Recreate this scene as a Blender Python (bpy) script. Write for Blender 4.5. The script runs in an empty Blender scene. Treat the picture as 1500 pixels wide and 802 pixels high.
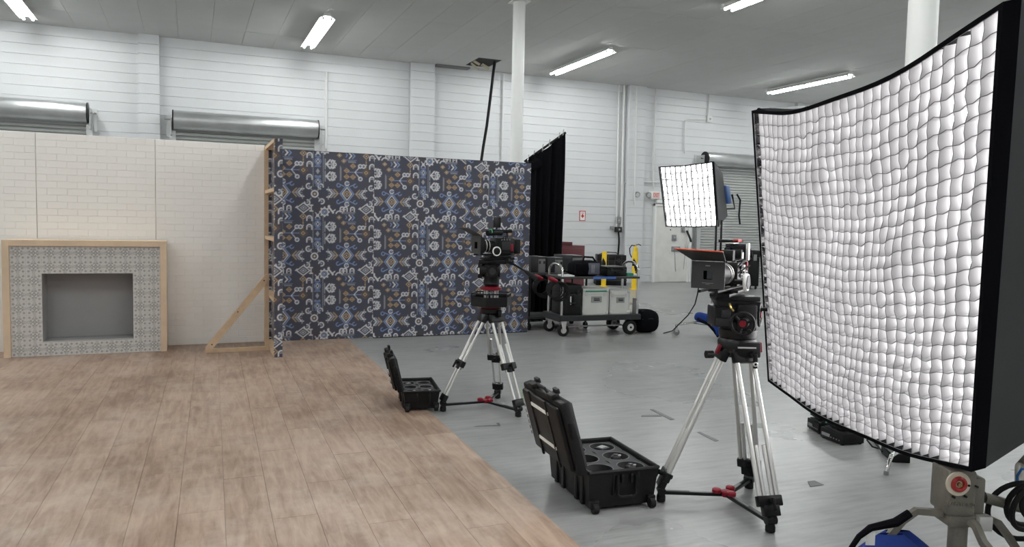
import bpy, bmesh, math, random
import numpy as np
from mathutils import Vector, Matrix
random.seed(7); rng = np.random.default_rng(7)
S = bpy.context.scene
COL = S.collection
PI = math.pi

# ------------------------------------------------------------------ camera
FPX, CX, CY, CAM_H = 1110.0, 750.0, 401.0, 1.575
AX = Vector((0.921, 0.006, -0.390)); AY = Vector((-0.389, 0.070, -0.919))
def dcam(u, v): return Vector(((u-CX)/FPX, -(v-CY)/FPX, -1.0))
AY = dcam(280, 317).normalized()
AX = dcam(3500, 386); AX = (AX - AY*AX.dot(AY)).normalized()
AZ = AX.cross(AY).normalized()
R = Matrix((AX, AY, AZ))                     # world = R @ camera
CAM = Vector((0, 0, CAM_H))
cam_d = bpy.data.cameras.new('camera'); cam = bpy.data.objects.new('camera', cam_d); COL.objects.link(cam)
cam.matrix_world = Matrix.Translation(CAM) @ R.to_4x4()
cam_d.sensor_fit = 'HORIZONTAL'; cam_d.sensor_width = 36.0; cam_d.lens = 36.0*FPX/1500.0
cam_d.clip_start = 0.05; cam_d.clip_end = 200
S.camera = cam
YAW = math.atan2(-(R @ Vector((0, 0, -1))).x, (R @ Vector((0, 0, -1))).y)

# ------------------------------------------------------------------ world / exposure
S.view_settings.view_transform = 'Standard'; S.view_settings.look = 'None'
S.view_settings.gamma = 1.0; S.view_settings.use_curve_mapping = False
S.view_settings.exposure = 0.0
TUBE_E, SOFT_BIG_E, SOFT_SMALL_E = 122.0, 9.0, 6.0
W = bpy.data.worlds.new('world'); S.world = W; W.use_nodes = True
W.node_tree.nodes['Background'].inputs[0].default_value = (1, 1, 1, 1)
W.node_tree.nodes['Background'].inputs[1].default_value = 0.05

# ------------------------------------------------------------------ pixel helpers (1500 x 802 frame)
def ray(u, v): return R @ dcam(u, v)
def onz(u, v, z=0.0):
    d = ray(u, v); return CAM + d*((z-CAM_H)/d.z)
def ony(u, v, y):
    d = ray(u, v); return CAM + d*(y/d.y)
def onx(u, v, x):
    d = ray(u, v); return CAM + d*(x/d.x)
def atd(u, v, depth): return CAM + ray(u, v)*depth

# ------------------------------------------------------------------ mesh helpers
def rotm(axis, a): return Matrix.Rotation(a, 4, axis)
def T(x, y=0, z=0): return Matrix.Translation((x, y, z) if not isinstance(x, Vector) else x)
def basis(o, x, y, z):
    m = Matrix.Identity(4)
    for i, a in enumerate((x, y, z)):
        for k in range(3): m[k][i] = a[k]
    for k in range(3): m[k][3] = o[k]
    return m
class MB:
    def __init__(s): s.v = []; s.f = []
    def add(s, vs, fs, M=None):
        o = len(s.v)
        s.v += [tuple(M @ Vector(p)) for p in vs] if M is not None else [tuple(p) for p in vs]
        s.f += [tuple(i+o for i in f) for f in fs]; return s
    def box(s, c, d, M=None, ch=0.0):
        x, y, z = d[0]/2, d[1]/2, d[2]/2
        if ch <= 0:
            vs = [(c[0]+a*x, c[1]+b*y, c[2]+e*z) for a in (-1, 1) for b in (-1, 1) for e in (-1, 1)]
            fs = [(0, 1, 3, 2), (4, 6, 7, 5), (0, 4, 5, 1), (2, 3, 7, 6), (0, 2, 6, 4), (1, 5, 7, 3)]
            return s.add(vs, fs, M)
        bm = bmesh.new(); bmesh.ops.create_cube(bm, size=1)
        for q in bm.verts: q.co = Vector((q.co.x*d[0], q.co.y*d[1], q.co.z*d[2]))
        bmesh.ops.bevel(bm, geom=list(bm.edges), offset=min(ch, min(d)*.45), segments=2, affect='EDGES', profile=.5)
        for q in bm.verts: q.co += Vector(c)
        bm.verts.index_update()
        s.add([q.co.copy() for q in bm.verts], [[q.index for q in f.verts] for f in bm.faces], M); bm.free(); return s
    def bx(s, x0, x1, y0, y1, z0, z1, M=None, ch=0.0):
        return s.box(((x0+x1)/2, (y0+y1)/2, (z0+z1)/2), (abs(x1-x0), abs(y1-y0), abs(z1-z0)), M, ch)
    def cyl(s, p0, p1, r0, r1=None, n=14, M=None, cap=True):
        p0, p1 = Vector(p0), Vector(p1); r1 = r0 if r1 is None else r1
        d = (p1-p0).normalized(); a = d.orthogonal().normalized(); b = d.cross(a)
        vs = []
        for p, r in ((p0, r0), (p1, r1)):
            vs += [p + a*(r*math.cos(2*PI*i/n)) + b*(r*math.sin(2*PI*i/n)) for i in range(n)]
        fs = [(i, (i+1) % n, n+(i+1) % n, n+i) for i in range(n)]
        if cap: fs += [tuple(range(n-1, -1, -1)), tuple(range(n, 2*n))]
        return s.add(vs, fs, M)
    def path(s, pts, r, n=8, M=None, closed=False):
        pts = [Vector(p) for p in pts]; k = len(pts); vs = []; fs = []
        t0 = (pts[1]-pts[0]).normalized(); a = t0.orthogonal().normalized()
        for i, p in enumerate(pts):
            if closed: t = (pts[(i+1) % k]-pts[i-1]).normalized()
            else: t = (pts[min(i+1, k-1)]-pts[max(i-1, 0)]).normalized()
            a = (a - t*a.dot(t)).normalized(); b = t.cross(a)
            rr = r[i] if isinstance(r, (list, tuple)) else r
            vs += [p + a*(rr*math.cos(2*PI*j/n)) + b*(rr*math.sin(2*PI*j/n)) for j in range(n)]
        m = k if closed else k-1
        for i in range(m):
            o, q = i*n, ((i+1) % k)*n
            fs += [(o+j, o+(j+1) % n, q+(j+1) % n, q+j) for j in range(n)]
        if not closed: fs += [tuple(range(n-1, -1, -1)), tuple((k-1)*n+j for j in range(n))]
        return s.add(vs, fs, M)
    def lathe(s, prof, n=24, M=None, cap=True):
        vs = []; fs = []
        for r, z in prof: vs += [(r*math.cos(2*PI*i/n), r*math.sin(2*PI*i/n), z) for i in range(n)]
        for k in range(len(prof)-1):
            fs += [(k*n+i, k*n+(i+1) % n, (k+1)*n+(i+1) % n, (k+1)*n+i) for i in range(n)]
        if cap and prof[0][0] > 1e-6: fs.append(tuple(range(n-1, -1, -1)))
        if cap and prof[-1][0] > 1e-6: fs.append(tuple((len(prof)-1)*n+i for i in range(n)))
        return s.add(vs, fs, M)
    def torus(s, c, axis, RR, r, n=28, m=8, sx=1.0):
        ax = Vector(axis).normalized(); a = ax.orthogonal().normalized(); b = ax.cross(a); c = Vector(c)
        return s.path([c + a*(RR*math.cos(2*PI*i/n)) + b*(RR*math.sin(2*PI*i/n)*sx) for i in range(n)], r, m, closed=True)
    def prism(s, poly, z0, z1, M=None):
        n = len(poly)
        vs = [(p[0], p[1], z0) for p in poly] + [(p[0], p[1], z1) for p in poly]
        fs = [tuple(range(n-1, -1, -1)), tuple(range(n, 2*n))] + [(i, (i+1) % n, n+(i+1) % n, n+i) for i in range(n)]
        return s.add(vs, fs, M)
    def slab(s, quad, t, nrm=None):
        q = [Vector(p) for p in quad]; nn = nrm or (q[1]-q[0]).cross(q[3]-q[0]).normalized()
        vs = q + [p + nn*t for p in q]; k = len(q)
        fs = [tuple(range(k-1, -1, -1)), tuple(range(k, 2*k))] + [(i, (i+1) % k, k+(i+1) % k, k+i) for i in range(k)]
        return s.add(vs, fs)
    def grid(s, fn, nu, nv):
        vs = [fn(i/nu, j/nv) for j in range(nv+1) for i in range(nu+1)]
        fs = [(j*(nu+1)+i, j*(nu+1)+i+1, (j+1)*(nu+1)+i+1, (j+1)*(nu+1)+i) for j in range(nv) for i in range(nu)]
        return s.add(vs, fs)
    def mesh(s, name, mat, smooth=True, ang=38, fix=True):
        me = bpy.data.meshes.new(name); me.from_pydata(s.v, [], s.f)
        if fix:
            bm = bmesh.new(); bm.from_mesh(me); bmesh.ops.recalc_face_normals(bm, faces=bm.faces); bm.to_mesh(me); bm.free()
        if smooth:
            me.polygons.foreach_set('use_smooth', [True]*len(me.polygons)); me.set_sharp_from_angle(angle=math.radians(ang))
        if mat: me.materials.append(mat)
        me.update(); return me
    def build(s, name, mat, parent=None, **k):
        return link(name, s.mesh(name, mat, **k), parent)
def link(name, me, parent=None):
    o = bpy.data.objects.new(name, me); COL.objects.link(o)
    if parent is not None: o.parent = parent
    return o
def tag(o, label=None, cat=None, group=None, kind=None):
    for k, x in (('label', label), ('category', cat), ('group', group), ('kind', kind)):
        if x: o[k] = x
    return o
def thing(name, label, cat, loc=(0, 0, 0), rotz=0.0, group=None):
    o = bpy.data.objects.new(name, None); COL.objects.link(o); o.empty_display_size = .1
    o.location = loc; o.rotation_euler = (0, 0, rotz); return tag(o, label, cat, group)
def copy_tree(o, parent=None):
    c = o.copy(); COL.objects.link(c); c.parent = parent
    for ch in list(o.children): copy_tree(ch, c)
    return c
class F:
    """local frame of a thing: floor point + heading; p(u,v,dy) gives local coordinates of a pixel on the plane y=dy"""
    def __init__(s, loc, rotz=YAW):
        s.l = Vector(loc); s.r = rotz
        s.x = Vector((math.cos(rotz), math.sin(rotz), 0)); s.y = Vector((-math.sin(rotz), math.cos(rotz), 0))
    def p(s, u, v, dy=0.0):
        d = ray(u, v); t = (dy + s.l.dot(s.y) - CAM.dot(s.y))/d.dot(s.y); P = CAM + d*t - s.l
        return Vector((P.dot(s.x), dy, P.z))
    def w(s, P):
        P = Vector(P) - s.l; return Vector((P.dot(s.x), P.dot(s.y), P.z))

# ------------------------------------------------------------------ materials
_M = {}
def mat(name, col, rough=.5, metal=0.0, var=0.0, scale=6.0, bump=0.0, bscale=60.0, emis=0.0, spec=.5, obvar=0.0):
    if name in _M: return _M[name]
    m = bpy.data.materials.new(name); m.use_nodes = True; nt = m.node_tree; b = nt.nodes['Principled BSDF']
    b.inputs['Base Color'].default_value = (*col, 1); b.inputs['Roughness'].default_value = rough
    b.inputs['Metallic'].default_value = metal; b.inputs['Specular IOR Level'].default_value = spec
    if emis: b.inputs['Emission Color'].default_value = (*col, 1); b.inputs['Emission Strength'].default_value = emis
    if var or bump or obvar: tc = nt.nodes.new('ShaderNodeTexCoord')
    if var or obvar:
        n = nt.nodes.new('ShaderNodeTexNoise'); n.inputs['Scale'].default_value = scale; n.inputs['Detail'].default_value = 5
        nt.links.new(tc.outputs['Object'], n.inputs['Vector'])
        h = nt.nodes.new('ShaderNodeHueSaturation'); h.inputs['Color'].default_value = (*col, 1)
        mp = nt.nodes.new('ShaderNodeMapRange'); mp.inputs[3].default_value = 1-var; mp.inputs[4].default_value = 1+var
        mp.inputs[1].default_value = .25; mp.inputs[2].default_value = .75
        nt.links.new(n.outputs[0], mp.inputs[0])
        last = mp.outputs[0]
        if obvar:
            oi = nt.nodes.new('ShaderNodeObjectInfo'); m2 = nt.nodes.new('ShaderNodeMapRange')
            m2.inputs[3].default_value = 1-obvar; m2.inputs[4].default_value = 1+obvar
            nt.links.new(oi.outputs['Random'], m2.inputs[0])
            mu = nt.nodes.new('ShaderNodeMath'); mu.operation = 'MULTIPLY'
            nt.links.new(last, mu.inputs[0]); nt.links.new(m2.outputs[0], mu.inputs[1]); last = mu.outputs[0]
        nt.links.new(last, h.inputs['Value']); nt.links.new(h.outputs[0], b.inputs['Base Color'])
    if bump:
        n2 = nt.nodes.new('ShaderNodeTexNoise'); n2.inputs['Scale'].default_value = bscale; n2.inputs['Detail'].default_value = 4
        nt.links.new(tc.outputs['Object'], n2.inputs['Vector'])
        bp = nt.nodes.new('ShaderNodeBump'); bp.inputs['Strength'].default_value = bump; bp.inputs['Distance'].default_value = .01
        nt.links.new(n2.outputs[0], bp.inputs['Height']); nt.links.new(bp.outputs[0], b.inputs['Normal'])
    _M[name] = m; return m
WALLP = mat('painted block', (.655, .66, .67), .6, var=.035, scale=1.3, bump=.25, bscale=35, obvar=.012)
CEILP = mat('ceiling board', (.56, .56, .545), .8, var=.03, scale=2.0, obvar=.018)
WHITEM = mat('white enamel', (.82, .82, .80), .4)
BLACKP = mat('black plastic', (.006, .006, .0065), .45, bump=.15, bscale=220, spec=.22)
BLACKM = mat('black anodised metal', (.006, .006, .007), .34, spec=.28)
RUBBER = mat('black rubber', (.010, .010, .010), .7, spec=.2)
BLACKF = mat('black fabric', (.0045, .0045, .006), .95, spec=.05)
DKGREY = mat('dark grey plastic', (.025, .025, .028), .5, spec=.25)
GREYP = mat('grey plastic', (.22, .22, .23), .5)
ALU = mat('brushed aluminium', (.66, .65, .63), .42, .75)
CHROME = mat('chrome steel', (.75, .75, .74), .15, 1.0)
RED = mat('red anodised', (.20, .006, .016), .4, spec=.3)
REDP = mat('red paint', (.45, .02, .02), .45)
GALV = mat('galvanised steel', (.56, .57, .57), .33, .85, var=.12, scale=2.5)
SLATM = mat('grey curtain slats', (.50, .51, .50), .5, .3, var=.06, scale=3)
YELLOW = mat('safety yellow', (.85, .58, .02), .45, var=.06)
PINE = mat('pine', (.66, .48, .32), .6, var=.12, scale=9)
PINEP = mat('pale pine board', (.68, .52, .37), .55, var=.08, scale=7)
BLUE = mat('blue nylon', (.010, .030, .17), .7, spec=.2, var=.2, scale=12)
CREAM = mat('white lacquered brick', (.925, .895, .86), .45, var=.015, scale=3, obvar=.008)
SILVERC = mat('aluminium case skin', (.70, .70, .66), .38, .35, var=.05)
GLASS = mat('dark lens glass', (.01, .01, .015), .05, spec=.9)
CASTM = mat('cast grey metal', (.20, .185, .155), .5, .5, var=.18, scale=14, bump=.2, bscale=90)

def ceiling_like(): pass
def concrete():
    m = bpy.data.materials.new('polished concrete'); m.use_nodes = True; nt = m.node_tree; b = nt.nodes['Principled BSDF']
    tc = nt.nodes.new('ShaderNodeTexCoord'); L = nt.links.new
    def noise(sc, det, rough=.6, stretch=None):
        n = nt.nodes.new('ShaderNodeTexNoise'); n.inputs['Scale'].default_value = sc; n.inputs['Detail'].default_value = det; n.inputs['Roughness'].default_value = rough
        if stretch:
            mp = nt.nodes.new('ShaderNodeMapping'); mp.inputs['Scale'].default_value = stretch; mp.inputs['Rotation'].default_value = (0, 0, .35)
            L(tc.outputs['Object'], mp.inputs[0]); L(mp.outputs[0], n.inputs['Vector'])
        else: L(tc.outputs['Object'], n.inputs['Vector'])
        return n
    a = noise(.55, 5, .5); c = noise(6.0, 4, .5); s = noise(1.3, 4, .5, (1.0, 4.0, 1))
    r1 = nt.nodes.new('ShaderNodeValToRGB'); r1.color_ramp.elements[0].position = .30; r1.color_ramp.elements[1].position = .68
    r1.color_ramp.elements[0].color = (.15, .151, .149, 1); r1.color_ramp.elements[1].color = (.285, .287, .284, 1)
    mx = nt.nodes.new('ShaderNodeMix'); mx.data_type = 'FLOAT'; mx.inputs[0].default_value = .45
    L(a.outputs[0], mx.inputs[2]); L(s.outputs[0], mx.inputs[3])
    mx2 = nt.nodes.new('ShaderNodeMix'); mx2.data_type = 'FLOAT'; mx2.inputs[0].default_value = .28
    L(mx.outputs[0], mx2.inputs[2]); L(c.outputs[0], mx2.inputs[3]); L(mx2.outputs[0], r1.inputs[0])
    # pale scuff streaks
    r2 = nt.nodes.new('ShaderNodeValToRGB'); r2.color_ramp.elements[0].position = .30; r2.color_ramp.elements[1].position = .80
    s2 = noise(3.0, 6, .6, (1.0, 7.0, 1)); L(s2.outputs[0], r2.inputs[0])
    m3 = nt.nodes.new('ShaderNodeMix'); m3.data_type = 'RGBA'; m3.inputs[7].default_value = (.42, .42, .415, 1)
    mf = nt.nodes.new('ShaderNodeMath'); mf.operation = 'MULTIPLY'; mf.inputs[1].default_value = .55
    L(r2.outputs[0], mf.inputs[0]); L(mf.outputs[0], m3.inputs[0]); L(r1.outputs[0], m3.inputs[6]); L(m3.outputs[2], b.inputs['Base Color'])
    rr = nt.nodes.new('ShaderNodeMapRange'); rr.inputs[1].default_value = .38; rr.inputs[2].default_value = .62; rr.inputs[3].default_value = .27; rr.inputs[4].default_value = .36
    L(a.outputs[0], rr.inputs[0]); L(rr.outputs[0], b.inputs['Roughness'])
    bp = nt.nodes.new('ShaderNodeBump'); bp.inputs['Strength'].default_value = .03; bp.inputs['Distance'].default_value = .004
    L(c.outputs[0], bp.inputs['Height']); L(bp.outputs[0], b.inputs['Normal'])
    return m
CONC = concrete()
def plankmat():
    m = bpy.data.materials.new('weathered oak plank'); m.use_nodes = True; nt = m.node_tree; b = nt.nodes['Principled BSDF']; L = nt.links.new
    tc = nt.nodes.new('ShaderNodeTexCoord'); oi = nt.nodes.new('ShaderNodeObjectInfo'); ge = nt.nodes.new('ShaderNodeNewGeometry')
    add = nt.nodes.new('ShaderNodeVectorMath'); add.operation = 'MULTIPLY_ADD'
    L(oi.outputs['Random'], add.inputs[0]); add.inputs[1].default_value = (37, 91, 13); L(tc.outputs['Object'], add.inputs[2])
    mp = nt.nodes.new('ShaderNodeMapping'); mp.inputs['Scale'].default_value = (9.0, 1.1, 1); L(add.outputs[0], mp.inputs[0])
    n = nt.nodes.new('ShaderNodeTexNoise'); n.inputs['Scale'].default_value = 2.6; n.inputs['Detail'].default_value = 8; n.inputs['Roughness'].default_value = .62; n.inputs['Distortion'].default_value = .5
    L(mp.outputs[0], n.inputs['Vector'])
    w = nt.nodes.new('ShaderNodeTexNoise'); w.inputs['Scale'].default_value = 1.1; w.inputs['Detail'].default_value = 7; w.inputs['Roughness'].default_value = .6; L(ge.outputs['Position'], w.inputs['Vector'])
    mp2 = nt.nodes.new('ShaderNodeMapping'); mp2.inputs['Scale'].default_value = (2.2, 1.6, 1); L(ge.outputs['Position'], mp2.inputs[0])
    w2 = nt.nodes.new('ShaderNodeTexNoise'); w2.inputs['Scale'].default_value = 1.3; w2.inputs['Detail'].default_value = 7; w2.inputs['Roughness'].default_value = .7; L(mp2.outputs[0], w2.inputs['Vector'])
    r = nt.nodes.new('ShaderNodeValToRGB'); e = r.color_ramp.elements
    e[0].position = .39; e[0].color = (.205, .132, .092, 1); e[1].position = .61; e[1].color = (.41, .300, .232, 1)
    k = e.new(.5); k.color = (.315, .218, .160, 1)
    m1 = nt.nodes.new('ShaderNodeMix'); m1.data_type = 'FLOAT'; m1.inputs[0].default_value = .5; L(n.outputs[0], m1.inputs[2]); L(w.outputs[0], m1.inputs[3])
    m2 = nt.nodes.new('ShaderNodeMath'); m2.operation = 'MULTIPLY_ADD'; m2.inputs[1].default_value = .05; L(oi.outputs['Random'], m2.inputs[0])
    sb = nt.nodes.new('ShaderNodeMath'); sb.operation = 'SUBTRACT'; sb.inputs[1].default_value = .025; L(m1.outputs[0], sb.inputs[0]); L(sb.outputs[0], m2.inputs[2])
    L(m2.outputs[0], r.inputs[0])
    r2 = nt.nodes.new('ShaderNodeValToRGB'); r2.color_ramp.elements[0].position = .47; r2.color_ramp.elements[1].position = .66; L(w2.outputs[0], r2.inputs[0])
    mf = nt.nodes.new('ShaderNodeMath'); mf.operation = 'MULTIPLY'; mf.inputs[1].default_value = .55; L(r2.outputs[0], mf.inputs[0])
    mx = nt.nodes.new('ShaderNodeMix'); mx.data_type = 'RGBA'; mx.inputs[7].default_value = (.47, .385, .325, 1)
    L(mf.outputs[0], mx.inputs[0]); L(r.outputs[0], mx.inputs[6]); L(mx.outputs[2], b.inputs['Base Color'])
    rr = nt.nodes.new('ShaderNodeMapRange'); rr.inputs[3].default_value = .34; rr.inputs[4].default_value = .55; L(w2.outputs[0], rr.inputs[0]); L(rr.outputs[0], b.inputs['Roughness'])
    bp = nt.nodes.new('ShaderNodeBump'); bp.inputs['Strength'].default_value = .12; bp.inputs['Distance'].default_value = .004; L(n.outputs[0], bp.inputs['Height']); L(bp.outputs[0], b.inputs['Normal'])
    return m
PLANK = plankmat()
def printmat(name, rough=.55):
    m = bpy.data.materials.new(name); m.use_nodes = True; nt = m.node_tree
    a = nt.nodes.new('ShaderNodeAttribute'); a.attribute_name = 'print'
    nt.links.new(a.outputs['Color'], nt.nodes['Principled BSDF'].inputs['Base Color']); nt.nodes['Principled BSDF'].inputs['Roughness'].default_value = rough
    return m
WPAPER = printmat('navy printed wallpaper', .5); TILEP = printmat('grey patterned tile', .4)
def emat(name, col, e):
    m = bpy.data.materials.new(name); m.use_nodes = True; nt = m.node_tree; nt.nodes.remove(nt.nodes['Principled BSDF'])
    em = nt.nodes.new('ShaderNodeEmission'); em.inputs[0].default_value = (*col, 1); em.inputs[1].default_value = e
    nt.links.new(em.outputs[0], nt.nodes['Material Output'].inputs[0]); return m
TUBE = emat('fluorescent tube glow', (.96, 1.0, .99), TUBE_E)
DIFF_B = emat('diffuser glow', (1, .985, .99), SOFT_BIG_E); DIFF_S = emat('diffuser glow small', (1, 1, 1), SOFT_SMALL_E)

# ------------------------------------------------------------------ the room
YW, XR, XL, YF, CH = 18.0, 17.35, -14.0, -9.0, 5.36
tag(MB().bx(XL-.3, XR+.3, YF-.3, YW+.3, -.3, 0).build('floor', CONC, smooth=False), 'grey polished concrete warehouse floor with pale scuffs', kind='structure')
wall_back = tag(MB().bx(XL-.3, XR+.3, YW+.02, YW+.3, 0, CH+.3).build('wall_back', WALLP, smooth=False), 'white painted block wall at the far end', kind='structure')
wall_right = tag(MB().bx(XR+.02, XR+.3, YF-.3, YW+.02, 0, CH+.3).build('wall_right', WALLP, smooth=False), 'white painted block wall behind the large softbox', kind='structure')
tag(MB().bx(XL-.3, XL, YF-.3, YW+.02, 0, CH+.3).build('wall_left', WALLP, smooth=False), kind='structure')
tag(MB().bx(XL, XR+.02, YF-.3, YF, 0, CH+.3).build('wall_front', WALLP, smooth=False), kind='structure')
NC = 26; CHT = CH/NC
def course_mesh(L, dep=.03):
    c = .005; h = CHT-.004
    poly = [(0, .002), (dep-c, .002), (dep, .002+c), (dep, h+.002-c), (dep-c, h+.002), (0, h+.002)]
    m = MB().prism(poly, 0, L)           # x=depth, y=height, z=length
    m.v = [(z, -x, y) for x, y, z in m.v]
    return m.mesh('block_course', WALLP, smooth=False)
PIL = [(-7.3, -6.75), (-.999, -.595), (4.843, 5.44), (10.903, 11.444), (16.75, 17.3)]
edges = [XL] + [e for p in PIL for e in p] + [XR]
for i in range(0, len(edges), 2):
    L = edges[i+1]-edges[i]
    if L < .1: continue
    me = course_mesh(L)
    for k in range(NC):
        o = link('block_course', me, wall_back); o.location = (edges[i], YW+.02, k*CHT)
for i, (a, b) in enumerate(PIL):
    t = tag(MB().bx(a+.01, b-.01, YW-.12, YW+.02, 0, CH).build('trim_%d' % (i+1), WALLP, smooth=False), 'white painted block pilaster', kind='structure')
    me = course_mesh(b-a, .035)
    for k in range(NC):
        o = link('block_course', me, t); o.location = (a, YW-.11, k*CHT)
me = course_mesh(YW+2)
for k in range(NC):
    o = link('block_course', me, wall_right); o.rotation_euler = (0, 0, -PI/2); o.location = (XR+.02, YW, k*CHT)
# ceiling boards
ceil = tag(MB().bx(XL-.3, XR+.3, YF-.3, YW+.3, CH+.02, CH+.3).build('ceiling', mat('ceiling void', (.25, .25, .24), .8), smooth=False), 'grey white boarded ceiling', kind='structure')
PW, PL = .634, 2.5
rows = [16.63+1.37-0.0] 
ylist = [(16.635, YW+.02)] + [(16.635-PL*(k+1), 16.635-PL*k) for k in range(10)]
HOLE = (6.12, 6.70, 16.64, 17.62)
bar = {}
for (y0, y1) in ylist:
    y0 = max(y0, YF); key = round(y1-y0, 3)
    near = y0 > 8.9
    xs = [x for x in np.arange(-.225-PW*22, XR+PW, PW) if x < XR]
    if not near: continue
    for x in xs:
        x0, x1 = max(x, XL), min(x+PW, XR)
        if x1-x0 < .05: continue
        if y1 > 17 and x0 < 6.7 and x1 > 6.12:
            m = MB().bx(x0+.003, x1-.003, 17.62, y1-.002, CH-.004, CH+.03) if True else None
            m.build('ceiling_panel', CEILP, ceil, smooth=False)
            if x0 < HOLE[0]-.03: MB().bx(x0+.003, HOLE[0], y0+.002, 17.62, CH-.004, CH+.03).build('ceiling_panel', CEILP, ceil, smooth=False)
            if x1 > HOLE[1]+.03: MB().bx(HOLE[1], x1-.003, y0+.002, 17.62, CH-.004, CH+.03).build('ceiling_panel', CEILP, ceil, smooth=False)
            continue
        kk = (round(x1-x0, 3), key)
        if kk not in bar: bar[kk] = MB().bx(.0022, x1-x0-.0022, .002, y1-y0-.002, -.004, .03).mesh('ceiling_panel', CEILP, smooth=False)
        o = link('ceiling_panel', bar[kk], ceil); o.location = (x0, y0, CH); o.location.z += random.uniform(-.0015, .0015)
MB().bx(XL, XR, YF, 16.635-PL*3-.002, CH-.004, CH+.03).build('ceiling_panel', CEILP, ceil, smooth=False)['kind'] = 'stuff'
# torn hole with hanging tile scrap and cable
hz = thing('ceiling_hole', 'torn open ceiling hole with broken brown tile scraps', 'ceiling hole', (6.4, 17.1, CH))
SCRAP = mat('torn fibre board', (.46, .40, .30), .8, var=.25, scale=14)
DARKV = mat('dark void', (.02, .018, .016), .9)
MB().bx(-.28, .30, -.46, .52, .008, .016).build('void_backing', DARKV, hz, smooth=False)
for q in ([(-.27, .1, -.01), (-.05, .16, -.12), (.0, .34, -.13), (-.22, .30, -.005)], [(-.02, .0, -.03), (.18, .05, -.10), (.20, .18, -.14), (.0, .2, -.04)], [(-.25, -.1, 0), (-.1, -.05, -.06), (-.08, .08, -.07), (-.26, .05, 0)]):
    MB().slab([Vector(p) for p in q], .012).build('tile_scrap', SCRAP, hz, smooth=False)
cab = [onz(724, 90, CH-.02)]
base_c = cab[0]
pts = []
for u, v in ((725, 90), (722, 112), (717.5, 150), (713, 185), (708, 215), (703, 250), (699, 300), (697, 340)): pts.append(ony(u, v, base_c.y))
pts.append(Vector((pts[-1].x-.02, base_c.y, .02)))
tag(MB().path(pts, .035, 8).build('hanging_cable', RUBBER), 'thick black cable hanging from the torn ceiling hole', 'cable')
# strip beside the hole: open rail along the wall head
tag(MB().bx(5.45, 6.3, 17.75, 17.95, CH-.045, CH-.005).build('trim_6', mat('dusty rail', (.2, .2, .2), .6), smooth=False), kind='structure')
# columns
def column(x, y, r, label):
    t = thing('round_column', label, 'column', (x, y, 0))
    MB().lathe([(r, .01), (r, CH-.005)], 32).build('shaft', WHITEM, t)
    MB().bx(-.16, .16, -.16, .16, 0, .02).build('base_plate', WHITEM, t); MB().bx(-.15, .15, -.15, .15, CH-.02, CH-.004).build('cap_plate', WHITEM, t)
column(5.19, 12.17, .105, 'slim round white steel column rising behind the navy wallpaper wall')
column(5.24, 4.30, .108, 'round white steel column rising behind the large gridded softbox')

# ------------------------------------------------------------------ fluorescent ceiling fittings
def fixture(x, y0, y1, label, group=None):
    L = y1-y0; t = thing('ceiling_light', label, 'ceiling light', (x, (y0+y1)/2, CH-.004), 0, group)
    pr = [(-.05, 0), (.05, 0), (.06, -.05), (.145, -.110), (.141, -.112), (.05, -.062), (-.05, -.062), (-.141, -.112), (-.145, -.110), (-.06, -.05)]  # wings bent down, shaped to keep tube light off the ceiling
    m = MB().prism(pr, -L/2, L/2); m.v = [(a, c, b) for a, b, c in m.v]; m.build('housing', WHITEM, t, smooth=False)
    for sx in (-1, 1):
        for k in (0, 1):
            ya = -L/2+.04 if k == 0 else .03
            MB().cyl((sx*.075, ya, -.115), (sx*.075, ya+L/2-.07, -.115), .019, n=8).build('tube', TUBE, t)
            for yy in (ya-.012, ya+L/2-.058): MB().bx(sx*.075-.018, sx*.075+.018, yy-.012, yy+.012, -.135, -.08).build('lamp_holder', WHITEM, t, smooth=False)
fixture(2.326, 14.40, 17.0, 'fluorescent ceiling light above the closed middle roll-up door')
fixture(8.21, 14.28, 17.05, 'fluorescent ceiling light between the black curtain and the exit door wall')
fixture(14.5, 13.78, 16.55, 'fluorescent ceiling light above the far roll-up door')
fixture(-2.82, 14.50, 17.15, 'fluorescent ceiling light above the white brick wall corner')
fixture(8.36, 7.95, 10.65, 'fluorescent ceiling light nearest the large softbox')
for x in (-8.6, -2.8, 2.33, 8.3, 14.4):
    for y in (8.0, 1.6, -4.8):
        if (x, y) == (8.3, 8.0): continue
        fixture(x, y, y+2.65, 'twin-row fluorescent ceiling light over the working floor', 'ceiling lights over the working floor')
fixture(-8.6, 14.4, 17.05, 'twin-row fluorescent ceiling light over the working floor', 'ceiling lights over the working floor')

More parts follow.
